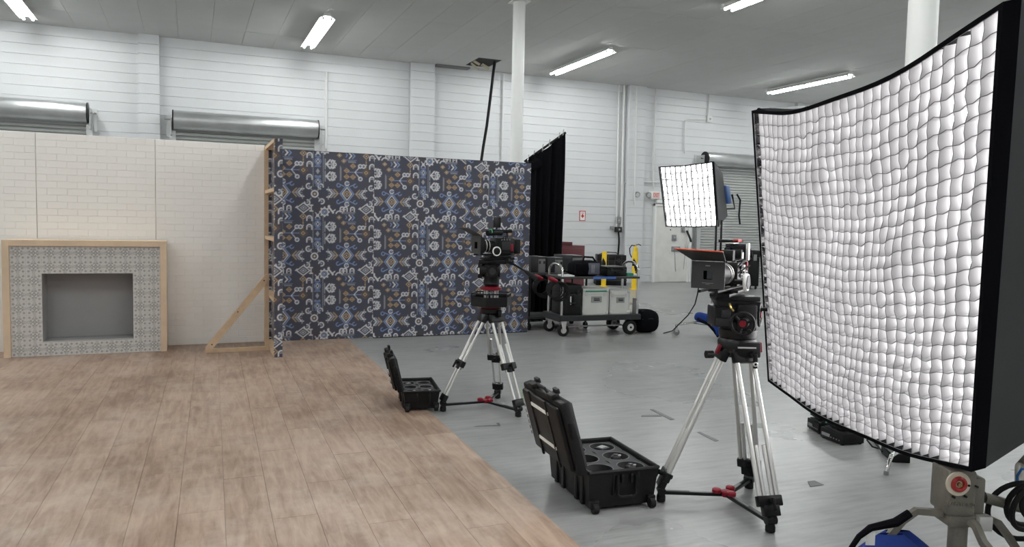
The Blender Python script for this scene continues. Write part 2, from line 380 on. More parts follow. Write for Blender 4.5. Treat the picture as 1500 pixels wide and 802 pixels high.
# ------------------------------------------------------------------ roll-up doors on the back wall
def rollup(n, x0, x1, zc, rad, label, hood_l=True, hood_r=True):
    t = tag(bpy.data.objects.new('door_%d' % n, None), label, kind='structure'); COL.objects.link(t); t.location = (0, YW-.02, 0)
    yb = -.30
    MB().cyl((x0, yb, zc), (x1, yb, zc), rad, n=28).build('coil_drum', GALV, t)
    m = MB()
    for x in (x0-.012, x1+.012): m.cyl((x-.012, yb, zc), (x+.012, yb, zc), rad*1.04, n=28)
    m.build('drum_end', BLACKM, t)
    for x, s in ((x0-.05, -1), (x1+.05, 1)):
        b = MB(); b.bx(x-.01, x+.01, -.34, 0, zc-.32, zc+.10); b.bx(x-.01, x+.10*s, -.012, 0, zc-.34, zc+.12); b.build('bracket', GALV, t, smooth=False)
        MB().cyl((x, yb, zc), (x+s*.12, yb, zc), .02).build('shaft', CHROME, t)
    ns = int((zc-rad*.2)/.076)
    m = MB()
    for k in range(ns):
        z = .02 + k*.076; 
        m.prism([(-.135, z), (-.118, z+.012), (-.118, z+.05), (-.135, z+.070), (-.10, z+.070), (-.10, z)], x0+.04, x1-.04)
    m.v = [(c, a, b) for a, b, c in m.v]
    tag(m.build('slat_curtain', SLATM, t, smooth=False), kind='stuff')
    for x in (x0-.02, x1+.02): MB().bx(x-.06, x+.06, -.16, -.07, 0, zc-.2).build('guide_rail', GALV, t, smooth=False)
rollup(1, -6.1, -1.93, 3.62, .20, 'grey roll-up door with galvanised coil behind the white brick wall')
rollup(2, -.33, 2.64, 3.60, .20, 'grey roll-up door with galvanised coil between two pilasters')
rollup(3, 13.32, 16.6, 3.50, .19, 'grey roll-up door with galvanised coil beside the exit door')

# ------------------------------------------------------------------ exit door and wall fittings
def wl(u, v, off=0.0): return ony(u, v, YW-.01-off)
d4 = tag(bpy.data.objects.new('door_4', None), 'white steel exit door with closer', kind='structure'); COL.objects.link(d4); d4.location = (0, YW-.01, 0)
a, b = 11.93, 13.02; zt = 2.14
DOORW = mat('scuffed white door', (.72, .71, .68), .5, var=.08, scale=4)
MB().bx(a, b, -.05, .0, .01, zt).build('door_leaf', DOORW, d4, smooth=False)
fm = MB(); fm.bx(a-.06, a, -.07, .0, 0, zt+.06); fm.bx(b, b+.10, -.09, .0, 0, zt+.06); fm.bx(a-.06, b+.1, -.08, 0, zt, zt+.06); fm.build('door_frame', WHITEM, d4, smooth=False)
MB().bx(a-.02, b, -.11, 0, zt+.08, zt+.16).build('drip_rail', WHITEM, d4, smooth=False)
MB().bx(12.30, 12.72, -.12, -.05, zt-.13, zt-.05, ch=.01).build('door_closer', GREYP, d4)
MB().cyl((12.6, -.1, zt-.04), (12.2, -.06, zt+.0), .014).build('closer_arm', GREYP, d4)
MB().box((b-.07, -.09, .98), (.05, .07, .22), ch=.01).build('handle', ALU, d4)
MB().cyl((12.42, -.052, 1.48), (12.42, -.055, 1.48), .02).build('peephole', BLACKM, d4)
def text_mesh(txt, size, ext=.002, bold=False):
    c = bpy.data.curves.new('lettering', 'FONT'); c.body = txt; c.size = size; c.extrude = ext; c.align_x = 'CENTER'; c.align_y = 'CENTER'
    c.resolution_u = 3
    o = bpy.data.objects.new('lettering', c); COL.objects.link(o)
    dg = bpy.context.evaluated_depsgraph_get(); me = bpy.data.meshes.new_from_object(o.evaluated_get(dg))
    bpy.data.objects.remove(o); bpy.data.curves.remove(c); me.name = 'lettering'; return me
def text(txt, size, m, parent, M, sx=1.0):
    me = text_mesh(txt, size); me.materials.clear(); me.materials.append(m); me.transform(M @ Matrix.Diagonal((sx, 1, 1, 1)))
    return link('lettering', me, parent)
def wall_thing(name, label, cat, u, v, off=0.0):
    P = wl(u, v, off); return thing(name, label, cat, P)
RX = rotm('X', PI/2)
ex = wall_thing('exit_sign', 'white and red EXIT sign above the white exit door', 'sign', 958.5, 286.5)
MB().box((0, -.05, 0), (.34, .10, .21), ch=.008).build('sign_box', WHITEM, ex)
MB().bx(-.11, .11, -.104, -.1, -.085, .085).build('face_plate', mat('pale sign face', (.75, .55, .52), .5), ex)
text('EXIT', .15, REDP, ex, T(-.01, -.106, 0) @ RX, .58)
em = wall_thing('emergency_light', 'twin-head emergency light beside the exit sign', 'emergency light', 935, 286.5)
MB().box((-.04, -.06, 0), (.28, .1, .15), ch=.012).build('battery_box', mat('ivory plastic', (.72, .70, .62), .5), em)
for x in (-.14, .22):
    h = MB().lathe([(.03, 0), (.075, .05), (.08, .10), (.07, .105)], 18, T(x, -.09, .04) @ rotm('X', PI/2+.3)).build('lamp_head', GREYP, em)
    MB().lathe([(.0, .106), (.06, .106), (.06, .11), (0, .112)], 16, T(x, -.09, .04) @ rotm('X', PI/2+.3)).build('lens', mat('clear lamp lens', (.55, .56, .56), .2), h)
fs = wall_thing('fire_extinguisher_sign', 'small white sign with red border and red symbol on block wall', 'sign', 853, 316.5)
MB().bx(-.09, .09, -.012, 0, -.135, .135).build('plate', REDP, fs); MB().bx(-.07, .07, -.015, -.01, -.115, .115).build('field', WHITEM, fs)
MB().prism([(-.05, 0), (-.02, .02), (-.02, .05), (.02, .05), (.02, .02), (.05, 0), (0, -.06)], 0, .004, T(0, -.014, 0) @ RX).build('symbol', REDP, fs)
MB().bx(-.04, .04, -.019, -.014, .07, .085).build('caption_bar', REDP, fs)
al = wall_thing('fire_alarm_horn', 'red fire alarm strobe on wall left of exit door', 'alarm', 928, 305)
MB().box((0, -.04, 0), (.16, .08, .19), ch=.01).build('body', REDP, al); MB().box((.03, -.09, .03), (.07, .03, .08), ch=.01).build('strobe', mat('clear lens', (.7, .6, .6), .2), al)
tg = wall_thing('hanging_tag', 'small red and white paper tag below the alarm strobe', 'tag', 931, 316); MB().bx(-.04, .04, -.02, -.015, -.12, .12).build('card', REDP, tg); MB().bx(-.02, .02, -.024, -.02, -.09, .09).build('print', WHITEM, tg)
pl = wall_thing('pull_station', 'red fire alarm pull station left of the exit door', 'alarm', 925, 348.5); MB().box((0, -.03, 0), (.14, .06, .18), ch=.01).build('body', REDP, pl); MB().box((0, -.065, -.02), (.09, .012, .04), ch=.004).build('pull_bar', mat('dark red', (.25, .01, .01), .5), pl)
# conduits
CND = mat('painted conduit', (.70, .70, .69), .5); GCND = mat('grey conduit', (.38, .38, .38), .5)
def conduit(label, pix, r=.022, m=CND, off=.05):
    pts = [wl(u, v, off) for u, v in pix]
    if len(pts) > 2:
        q = [pts[0]]
        for i in range(1, len(pts)-1):
            a_, b_, c_ = pts[i-1], pts[i], pts[i+1]; ra = min(.15, (b_-a_).length/2, (c_-b_).length/2)
            s0 = b_ + (a_-b_).normalized()*ra; s1 = b_ + (c_-b_).normalized()*ra
            for t in (0, .25, .5, .75, 1): q.append(s0.lerp(b_, t).lerp(b_.lerp(s1, t), t))
        q.append(pts[-1]); pts = q
    tag(MB().path(pts, r, 8).build('wall_conduit', m), label, 'conduit')
conduit('painted conduit running to ceiling left of the far pilaster', [(907, 124), (903, 335)])
conduit('second painted conduit hugging the far pilaster side', [(914.5, 125), (909.5, 335)], .03)
conduit('thin painted conduit on the face of the far pilaster', [(933, 127), (929.5, 300)], .02, CND, .20)
conduit('painted conduit dropping right of the far pilaster', [(961, 129), (957, 250), (957.5, 277)], .02)
conduit('conduit bending from far pilaster toward softbox', [(911, 335), (913, 266), (978, 267.5)], .02)
conduit('conduit from ceiling to junction box above the door', [(1039, 138), (1037.5, 172)], .02)
conduit('bent conduit leaving the junction box above the door', [(1034, 175), (1003, 175), (1003, 225)], .02)
conduit('white conduit beside the round column on the back wall', [(737.5, 109), (735, 234)], .02)
conduit('flat white conduit strip left of the middle pilaster', [(478, 105), (477, 218)], .03)
conduit('black cable dropping to floor below the wall outlet', [(906, 340), (907, 352), (905.5, 373), (905, 410)], .025, RUBBER, .08)
def jbox(label, u, v, w, h, m=GREYP, d=.08):
    t = wall_thing('junction_box', label, 'junction box', u, v); MB().box((0, -d/2, 0), (w, d, h), ch=.008).build('box', m, t); MB().box((0, -d-.004, 0), (w*.8, .01, h*.8), ch=.003).build('cover', m, t)
    MB().cyl((0, -d-.008, 0), (0, -d-.016, 0), min(w, h)*.18).build('knockout', GCND, t)
jbox('white junction box high above the far roll-up door', 1037.5, 175, .17, .17, CND)
jbox('grey electrical box on conduits left of exit door', 904.5, 323, .14, .19)
jbox('dark outlet box where the black cable plugs in', 904, 336.5, .18, .15, DKGREY, .11)
jbox('small grey box at end of short side conduit', 895, 334, .08, .09)
jbox('round-faced grey box right of exit door', 985.5, 348.5, .14, .17)
jbox('wide grey switch box right of exit door', 988, 365, .28, .14)
jbox('small grey box beneath the small softbox', 998.5, 337, .12, .15)
conduit('thin cable hanging below the wide switch box', [(988, 368), (989.5, 398)], .015, GCND)
conduit('thin curved cable hanging beside the wide switch box', [(1004, 368), (1001, 395)], .012, GCND)
conduit('door bumper post right of the switch boxes', [(1010.5, 365), (1009.5, 413)], .05, CND, .10)
tag(MB().path([wl(1006, 338, .1), wl(1011, 350, .16), wl(1012, 354, .1)], .03, 8).build('wall_bracket_arm', DKGREY), 'dark angled bracket arm on wall beside roll-up door', 'bracket')
# bollards + canister
def bollard(u, v, label, r, ztop):
    P = onz(u, v); t = thing('safety_bollard', label, 'bollard', P, YAW)
    MB().lathe([(r, 0), (r, ztop-.02), (r*.9, ztop), (0, ztop)], 20).build('post', YELLOW, t)
    MB().lathe([(r*1.8, 0), (r*1.8, .015), (r, .015)], 20).build('foot_plate', YELLOW, t)
    s = MB()
    for k in range(8):
        a0 = -PI*.95+k*.25; 
        if a0 > 0: break
        z0 = ztop-.16-.12*abs(k-3)/4.0
        s.add([((r+.003)*math.cos(a0), (r+.003)*math.sin(a0), z0), ((r+.003)*math.cos(a0+.25), (r+.003)*math.sin(a0+.25), z0), ((r+.003)*math.cos(a0+.25), (r+.003)*math.sin(a0+.25), z0-.10-.03*k), ((r+.003)*math.cos(a0), (r+.003)*math.sin(a0), z0-.10-.03*k)], [(0, 1, 2, 3)])
    s.build('hazard_chevron', BLACKP, t, smooth=False); return t, P
b1, P1 = bollard(884, 420, 'yellow bollard with black chevron behind the duffel bag', .062, .90)
b2, P2 = bollard(929, 424, 'yellow bollard with black chevron carrying a canister', .072, .93)
ec = thing('canister', 'small yellow canister with black hose standing on the bollard', 'canister', P2 + Vector((0, 0, .93)), YAW)
MB().lathe([(.05, 0), (.055, .02), (.055, .10), (.02, .14), (.02, .16)], 18).build('tank', YELLOW, ec)
MB().path([(0, 0, .15), (-.10, -.02, .16), (-.15, -.03, .08), (-.14, -.05, -.05), (-.10, -.08, -.14)], .014, 8).build('hose', BLACKP, ec)
MB().path([(0, 0, .16), (.07, -.01, .19), (.13, -.01, .16)], .012, 6).build('lever', BLACKM, ec)

# ------------------------------------------------------------------ printed patterns (rasterised motifs -> colour attribute)
def sr(c): return tuple(((x/255+.055)/1.055)**2.4 if x/255 > .04045 else x/255/12.92 for x in c)
class Ras:
    def __init__(s, n, bg): s.n = n; s.a = np.empty((n, n, 3)); s.a[:] = bg; s.y, s.x = np.mgrid[0:n, 0:n].astype(float)
    def put(s, d, w, col, a=1.0):
        k = np.clip((w-d)+.5, 0, 1)[..., None]*a; s.a = s.a*(1-k)+np.array(col)*k
    def dx(s, cx, cy):
        h = s.n/2; return (s.x-cx+h) % s.n-h, (s.y-cy+h) % s.n-h
    def disc(s, cx, cy, r, col): X, Y = s.dx(cx, cy); s.put(np.hypot(X, Y), r, col)
    def ring(s, cx, cy, r, w, col): X, Y = s.dx(cx, cy); s.put(abs(np.hypot(X, Y)-r), w, col)
    def arc(s, cx, cy, r, w, col, a0, a1):
        X, Y = s.dx(cx, cy); an = (np.arctan2(Y, X)-a0) % (2*PI); d = abs(np.hypot(X, Y)-r); d[an > (a1-a0) % (2*PI+1e-9)] = 99; s.put(d, w, col)
    def dia(s, cx, cy, rx, ry, col, w=None):
        X, Y = s.dx(cx, cy); d = (abs(X)/rx+abs(Y)/ry-1)*rx*ry/math.hypot(rx, ry); s.put(abs(d) if w else d, w or 0, col)
    def line(s, x0, y0, x1, y1, w, col):
        X, Y = s.dx((x0+x1)/2, (y0+y1)/2); ex, ey = (x1-x0)/2, (y1-y0)/2; L2 = ex*ex+ey*ey+1e-9
        t = np.clip((X*ex+Y*ey)/L2, -1, 1); s.put(np.hypot(X-t*ex, Y-t*ey), w, col)
    def poly(s, pts, w, col):
        for a, b in zip(pts[:-1], pts[1:]): s.line(*a, *b, w, col)
def wallpaper_tile(N=144):
    bg = np.array(sr((62, 63, 77))); Wt, Gy, Bl, Or, Br = sr((214, 212, 214)), sr((158, 160, 168)), sr((124, 144, 186)), sr((176, 146, 108)), sr((92, 80, 72))
    r = Ras(N, bg); k = N/430.0
    for _ in range(26):
        X, Y = r.dx(rng.uniform(0, N), rng.uniform(0, N)); d = np.hypot(X/rng.uniform(6, 18), Y/rng.uniform(4, 12)); c = sr((70, 64, 64)) if rng.random() < .5 else sr((52, 58, 82))
        a = np.clip(1-d, 0, 1)[..., None]*.6; r.a = r.a*(1-a)+np.array(c)*a
    def P(x, y): return ((x-40)*k, (y-90)*k)
    def dia(x, y, rx, ry, c, w=None): r.dia(*P(x, y), rx*k, ry*k, c, w*k*.7 if w else None)
    def ln(x0, y0, x1, y1, w, c): r.line(*P(x0, y0), *P(x1, y1), w*k*.78, c)
    def rg(x, y, q, w, c): r.ring(*P(x, y), q*k, w*k*.78, c)
    def dc(x, y, q, c): r.disc(*P(x, y), q*k, c)
    def ar(x, y, q, w, c, a0, a1): r.arc(*P(x, y), q*k, w*k*.8, c, a0, a1)
    # medallion with arrow tails
    for sy in (-1, 1):
        for sx in (-1, 1):
            ln(175, 395+sy*62, 175+sx*48, 395, 4.5, Bl); ln(175, 395+sy*44, 175+sx*34, 395, 3.5, Wt)
            ar(175+sx*58, 395+sy*58, 12, 4, Bl, 0, 5.0); ln(175+sx*20, 395+sy*52, 175+sx*52, 395+sy*66, 4, Bl)
            for q, c in ((62, Or), (82, Gy), (100, Wt)): ln(175+sx*q, 395, 175+sx*(q+26), 395+sy*28, 5, c)
            ln(175+sx*118, 395+sy*26, 175+sx*138, 395+sy*26, 5, Wt); ln(175+sx*128, 395+sy*42, 175+sx*128, 395+sy*14, 4, Gy)
        ar(175, 395+sy*72, 14, 4, Wt, 0, 6); dc(175, 395+sy*74, 6, Bl)
    dia(175, 395, 24, 18, Or, 5); dia(175, 395, 11, 9, Br); dc(175, 395, 4, Wt)
    ln(50, 395, 110, 395, 3, Gy); ln(240, 395, 300, 395, 3, Gy)
    # target with curls
    dc(385, 402, 26, Wt); dc(385, 402, 17, bg); dia(385, 402, 11, 11, Or); dc(385, 402, 4, Wt)
    for x, y, a in ((345, 350, 0), (425, 350, 1.5), (432, 452, 3), (335, 462, 4.5)):
        ar(x, y, 17, 5, Wt, a, a+5.2); dc(x, y, 6, Bl)
        ln(x, y, (x+385)/2, (y+402)/2, 4.5, Gy)
    # vertical ornament band
    for y in range(92, 352, 12): ln(372, y, 376, y+5, 2.5, Gy); ln(440, y, 444, y+5, 2.5, Gy)
    for y in (178, 318):
        rg(406, y, 20, 4, Bl); dia(406, y, 11, 15, Wt, 3); ln(388, y-30, 424, y-30, 3.5, Bl); ln(392, y+28, 420, y+28, 3.5, Bl); dc(392, y-40, 5, Bl); dc(420, y-40, 5, Bl)
    dia(405, 246, 13, 20, Gy); ln(385, 215, 425, 215, 3, Bl); ln(385, 280, 425, 280, 3, Bl)
    dc(405, 120, 10, Wt); dc(405, 120, 5, bg); ln(390, 135, 420, 100, 3, Wt); ln(390, 100, 420, 135, 3, Wt)
    # K shaped motifs
    for y in (195, 278):
        ln(455, y-34, 455, y+34, 4, Gy)
        ln(462, y, 488, y-30, 6, Wt); ln(462, y, 488, y+28, 6, Wt); ln(470, y, 515, y, 5, Wt)
        ar(505, y-18, 10, 4.5, Wt, 2.2, 6.8); ar(505, y+18, 10, 4.5, Wt, -.6, 4.2)
        ln(75-40+20, y, 75, y, 4, Gy); ln(72, y-32, 72, y+30, 4.5, Gy); ln(72, y-24, 92, y-24, 4.5, Wt); ln(72, y+22, 92, y+22, 4.5, Wt); ar(88, y, 11, 4.5, Wt, 3.6, 9)
    # twin eyes
    for x, y in ((122, 130), (152, 168)): dia(x, y, 22, 20, Br); dia(x, y, 17, 15, Or); dia(x, y, 10, 9, Br); dc(x, y, 4, Wt)
    ar(125, 112, 26, 5, Wt, 3.4, 5.8); ar(155, 196, 20, 3, Br, .4, 2.6)
    # blue zigzags and scribble
    r.poly([P(190, 112), P(206, 130), P(190, 148)], 4*k, Wt); r.poly([P(212, 112), P(228, 130), P(212, 148)], 4*k, Bl); r.poly([P(168, 116), P(176, 126), P(168, 140)], 3*k, Bl)
    for x in range(184, 236, 9): ln(x, 168, x+4, 176, 3, Gy)
    ln(160, 160, 240, 160, 2, Bl)
    # stem flowers
    dia(308, 243, 30, 28, Br, 6); dia(308, 243, 17, 16, Or); dia(308, 243, 8, 8, Br); dia(308, 128, 20, 18, Or, 4.5); dc(308, 128, 4, Wt)
    ln(308, 150, 308, 210, 2.5, Or); dc(308, 172, 5, Or); dc(308, 190, 4, Wt)
    ln(178, 243, 280, 243, 3, Bl); ln(230, 243, 262, 206, 3.5, Wt); ln(230, 243, 262, 282, 3.5, Wt); ln(240, 225, 240, 262, 3, Bl)
    for x, y in ((172, 234), (172, 276), (216, 276), (216, 200)): dia(x, y, 17, 15, Or, 4); dc(x, y, 5, Or); ln(x-18, y, x+18, y, 2, Or)
    for x, y in ((266, 200), (268, 288), (290, 200)): rg(x, y, 12, 4.5, Wt); dc(x, y, 4, Bl)
    # arches
    for y in (140, 200, 288):
        ar(350, y, 17, 5, Wt, PI, 2*PI); ln(333, y, 333, y+16, 5, Wt); ln(367, y, 367, y+16, 5, Wt); ar(350, y+3, 7, 4, Gy, PI, 2*PI)
    ln(128, 205, 128, 305, 2.5, Gy); ln(134, 215, 134, 300, 2, Gy)
    # lower arches, kilim diamond, rosette, bone
    for x in (142, 165, 214):
        ar(x, 500, 13, 5.5, Wt, PI, 2*PI); ln(x-13, 500, x-13, 516, 5, Wt); ln(x+13, 500, x+13, 516, 5, Wt); dc(x, 505, 4, Wt)
    ln(128, 524, 234, 524, 2.5, Gy); ln(140, 533, 228, 533, 2, Gy)
    dia(310, 500, 44, 34, Wt, 4.5); dia(310, 500, 26, 20, Gy); dia(310, 500, 15, 11, bg); dia(310, 500, 7, 5, Wt); ln(352, 480, 372, 480, 5, Wt); ln(352, 520, 372, 520, 5, Wt); ln(362, 480, 362, 520, 4.5, Wt); ln(258, 500, 268, 490, 4, Wt)
    rg(452, 524, 24, 5, Wt); rg(452, 524, 13, 4, Bl); dc(452, 524, 5, Wt)
    for i in range(8): a = i*PI/4; dc(452+31*math.cos(a), 524+31*math.sin(a), 5.5, Wt)
    ln(478, 488, 506, 522, 7, Wt); ln(506, 522, 524, 508, 5, Wt); dc(482, 484, 8, Wt); dc(510, 528, 7, Wt)
    return r.a
WT = wallpaper_tile()
TS = .80
def print_grid(name, x0, x1, z0, z1, tile, ts, ox, oz, m, step, parent, axis='x', pos=0.0, flip=1):
    nx = max(2, int(round(abs(x1-x0)/step))); nz = int(round((z1-z0)/step)); n = tile.shape[0]
    gx = np.linspace(x0, x1, nx+1); gz = np.linspace(z0, z1, nz+1); X, Z = np.meshgrid(gx, gz)
    co = np.zeros((X.size, 3), np.float32)
    if axis == 'x': co[:, 0] = X.ravel(); co[:, 1] = pos
    else: co[:, 1] = X.ravel(); co[:, 0] = pos
    co[:, 2] = Z.ravel()
    def samp(U, V):
        U = (U % 1)*n; V = (V % 1)*n; i0 = np.floor(U).astype(int); j0 = np.floor(V).astype(int); fu = (U-i0)[..., None]; fv = (V-j0)[..., None]
        i0 %= n; j0 %= n; i1 = (i0+1) % n; j1 = (j0+1) % n
        return tile[j0, i0]*(1-fu)*(1-fv)+tile[j0, i1]*fu*(1-fv)+tile[j1, i0]*(1-fu)*fv+tile[j1, i1]*fu*fv
    c = samp((X-x0)/ts*flip+ox, (z1-Z)/ts+oz).reshape(-1, 3)
    j, i = np.mgrid[0:nz, 0:nx]; a = (j*(nx+1)+i).ravel()
    fc = np.stack([a, a+1, a+nx+2, a+nx+1], 1).astype(np.int32)
    if (axis != 'x'): fc = fc[:, ::-1]
    me = bpy.data.meshes.new(name); me.vertices.add(len(co)); me.vertices.foreach_set('co', co.ravel())
    me.loops.add(fc.size); me.loops.foreach_set('vertex_index', fc.ravel()); me.polygons.add(len(fc))
    me.polygons.foreach_set('loop_start', np.arange(0, fc.size, 4, dtype=np.int32))
    at = me.color_attributes.new('print', 'FLOAT_COLOR', 'POINT')
    at.data.foreach_set('color', np.concatenate([c, np.ones((len(c), 1))], 1).astype(np.float32).ravel())
    me.materials.append(m); me.update(calc_edges=True); me.validate()
    return link(name, me, parent) if parent is not None else me

# ------------------------------------------------------------------ plank stage floor
FA = math.radians(-1.33)
st = thing('stage_floor', 'worn brown wood plank stage floor laid on the concrete', 'floor', (1.735, 3.2, 0), FA)
PWD, PLN = .229, 1.22
pm = MB().box((PWD/2, PLN/2, .006), (PWD-.0016, PLN-.0016, .012)).mesh('plank', PLANK, smooth=False)
for i in range(22):
    off = (i*.41) % 1.0*PLN
    for j in range(-2, 9):
        y0 = -1.6+(j)*PLN-off
        lim = 6.86 
        a_, b_ = max(y0, -2.6), min(y0+PLN, lim)
        if b_-a_ < .03: continue
        if b_-a_ > PLN-.002: o = link('plank', pm, st); o.location = (-(i+1)*PWD, y0, 0)
        else: o = MB().bx(-PWD/2*0+.0008, PWD-.0008, .0008, b_-a_-.0008, 0, .012).build('plank', PLANK, st, smooth=False); o.location = (-(i+1)*PWD, a_, 0)
        o.location.z = random.uniform(0, .0006)

# ------------------------------------------------------------------ white brick panels
YB = 9.95
bw, bh = 1.22/6, 2.46/32
def brick_mesh(w): 
    m = MB(); c = .0025; d = .004
    x0, x1, z0, z1 = .0006, w-.0006, .0012, bh-.0012
    vs = [(x0, 0, z0), (x1, 0, z0), (x1, 0, z1), (x0, 0, z1), (x0+c, -d, z0+c), (x1-c, -d, z0+c), (x1-c, -d, z1-c), (x0+c, -d, z1-c)]
    m.add(vs, [(4, 5, 6, 7), (0, 1, 5, 4), (1, 2, 6, 5), (2, 3, 7, 6), (3, 0, 4, 7)]); return m.mesh('brick', CREAM, smooth=False)
bfull, bhalf = brick_mesh(bw), brick_mesh(bw/2)
for x0, x1, lab in ((-2.818, -1.600, 'white faux-brick wall panel above the left end of the fireplace'), (-1.596, -.389, 'white faux-brick wall panel above the middle of the fireplace'), (-.385, .838, 'white faux-brick wall panel between the fireplace and navy return wall')):
    t = thing('brick_wall_panel', lab, 'wall panel', (x0, YB, .013)); w = x1-x0
    MB().bx(0, w, 0, .012, 0, 2.46).build('backing_board', CREAM, t, smooth=False)
    fr = MB(); fr.bx(0, .04, .012, .10, 0, 2.46); fr.bx(w-.04, w, .012, .10, 0, 2.46); fr.bx(.04, w-.04, .012, .10, 2.42, 2.46); fr.build('back_frame', PINE, t, smooth=False)
    sx = w/(6*bw)
    for r_ in range(32):
        z = r_*bh; x = 0 if r_ % 2 == 0 else -bw/2
        for q in range(7):
            xa = x+q*bw
            if r_ % 2 == 0 and q == 6: continue
            if z < 1.18 and x0+xa+bw < -.30: continue
            if xa < -1e-6 or (r_ % 2 and q == 6):
                o = link('brick', bhalf, t); o.location = (max(0, xa)*sx, 0, z)
            else: o = link('brick', bfull, t); o.location = (xa*sx, 0, z)
            o.scale = (sx, 1, 1)

# ------------------------------------------------------------------ fireplace
fp = thing('fireplace', 'prop fireplace with patterned grey tile and pine surround', 'fireplace', (-1.86, 9.55, .0125))
FW = 1.595; FH = 1.27; ow = .065
FBX = mat('grey firebox paint', (.33, .325, .325), .6, var=.03)
GROUT = mat('tile grout', (.45, .44, .42), .7)
dl = 0.0
for nm, q in (('surround_board', (0, ow, -.03, .36, 0, FH)), ('surround_board', (FW-ow, FW, -.03, .36, 0, FH)), ('surround_board', (ow, FW-ow, -.03, .36, FH-ow, FH))):
    MB().bx(*q, ch=.002).build(nm, PINEP, fp, smooth=False)
bx0, bx1, bz = ow, FW-ow, FH-ow
oxl, oxr, ozb, ozt = bx0+.295, bx0+.295+.888, .16, .16+.745
b_ = MB(); b_.bx(bx0, oxl, 0, .02, 0, bz); b_.bx(oxr, bx1, 0, .02, 0, bz); b_.bx(oxl, oxr, 0, .02, 0, ozb); b_.bx(oxl, oxr, 0, .02, ozt, bz)
b_.build('tile_backing', GROUT, fp, smooth=False)
fb = MB(); D = .34; fb.bx(oxl-.01, oxl, .02, D, ozb-.01, ozt+.01); fb.bx(oxr, oxr+.01, .02, D, ozb-.01, ozt+.01); fb.bx(oxl, oxr, .02, D, ozb-.01, ozb); fb.bx(oxl, oxr, .02, D, ozt, ozt+.01); fb.bx(oxl, oxr, D-.01, D, ozb, ozt)
fb.build('firebox', FBX, fp, smooth=False)
def tile_ras(N=32):
    lt, dk, md, wh = sr((208, 205, 202)), sr((110, 107, 105)), sr((160, 157, 154)), sr((226, 224, 221)); r = Ras(N, lt); h = N/2
    r.a[:] = np.array(lt)
    for i in range(4):
        a = i*PI/2
        for s in (-1, 1):
            an = a+s*.42
            r.disc(h+9*math.cos(an), h+9*math.sin(an), 1.8, dk); r.disc(h+9.4*math.cos(an), h+9.4*math.sin(an), .7, wh)
        r.disc(h+5.5*math.cos(a), h+5.5*math.sin(a), 1.4, md); r.ring(h+12.5*math.cos(a), h+12.5*math.sin(a), 2.2, .6, md)
        r.disc(h+6*math.cos(a+PI/4), h+6*math.sin(a+PI/4), 1.5, wh)
        cx, cy = h+13*math.cos(a+PI/4)*1.15, h+13*math.sin(a+PI/4)*1.15
        r.disc(cx, cy, 2.3, dk); r.disc(cx, cy, 1.0, lt); r.line(h+3*math.cos(a), h+3*math.sin(a), h+14*math.cos(a+.2), h+14*math.sin(a+.2), .5, md)
    r.ring(h, h, 3.2, .7, dk); r.disc(h, h, 1.2, md); r.ring(h, h, 7.3, .45, md)
    return r.a
TT = tile_ras()
tw, thh = .148, bz/8.0
tme = print_grid('tile', .0012, tw-.0012, .0012, thh-.0012, TT, tw, 0, 0, TILEP, tw/30, None, pos=-.004)
cols = [(bx0+k*tw) for k in range(2)] + [oxl+k*tw for k in range(6)] + [oxr+k*tw for k in range(2)]
for ci, x in enumerate(cols):
    for rj in range(8):
        z = bz-(rj+1)*thh; inside = 2 <= ci < 8 and 2 <= rj < 7
        if inside and z > ozb-.01 and z+thh < ozt+.01: continue
        o = link('tile', tme, fp); o.location = (x, 0, z); sc = 1.0
        if ci in (0, 1): o.scale = (.295/2/tw, 1, 1); o.location.x = bx0+ci*.295/2
        if ci >= 8: w_ = (bx1-oxr)/2; o.scale = (w_/tw, 1, 1); o.location.x = oxr+(ci-8)*w_
        if inside:                         # row cut by the opening
            pass
fp_top = None

# ------------------------------------------------------------------ navy wallpaper flats
def flat(x0, x1, y, z1, ox, oz, lab):
    t = thing('wallpaper_flat', lab, 'wall panel', (x0, y, .0)); w = x1-x0
    MB().bx(0.001, w-.001, .002, .008, .012 if x0 < 1.8 else .002, z1).build('backing_board', DARKV, t, smooth=False)
    print_grid('wallpaper', 0, w, .014, z1, WT, TS, ox, oz, WPAPER, .0062, t, pos=0.0)
    fr = MB(); fr.bx(.012, .055, .008, .09, .014, z1); fr.bx(w-.055, w-.012, .008, .09, .014, z1); fr.bx(.045, w-.045, .008, .09, z1-.04, z1); fr.bx(.045, w-.045, .008, .09, .014, .05); fr.bx(.045, w-.045, .008, .09, 1.2, 1.24)
    fr.build('back_frame', PINE, t, smooth=False)
    MB().bx(0, w, -.002, .002, z1, z1+.004).build('top_edge', DARKV, t, smooth=False)
flat(.935, 2.222, 9.95, 2.435, .15, .05, 'navy patterned wallpaper wall panel beside the pine-framed return')
flat(2.2225, 3.4935, 9.945, 2.43, .02, .95, 'navy patterned wallpaper wall panel between the other two')
flat(3.494, 4.475, 9.94, 2.43, .35, .83, 'navy patterned wallpaper wall panel next to the black curtain')
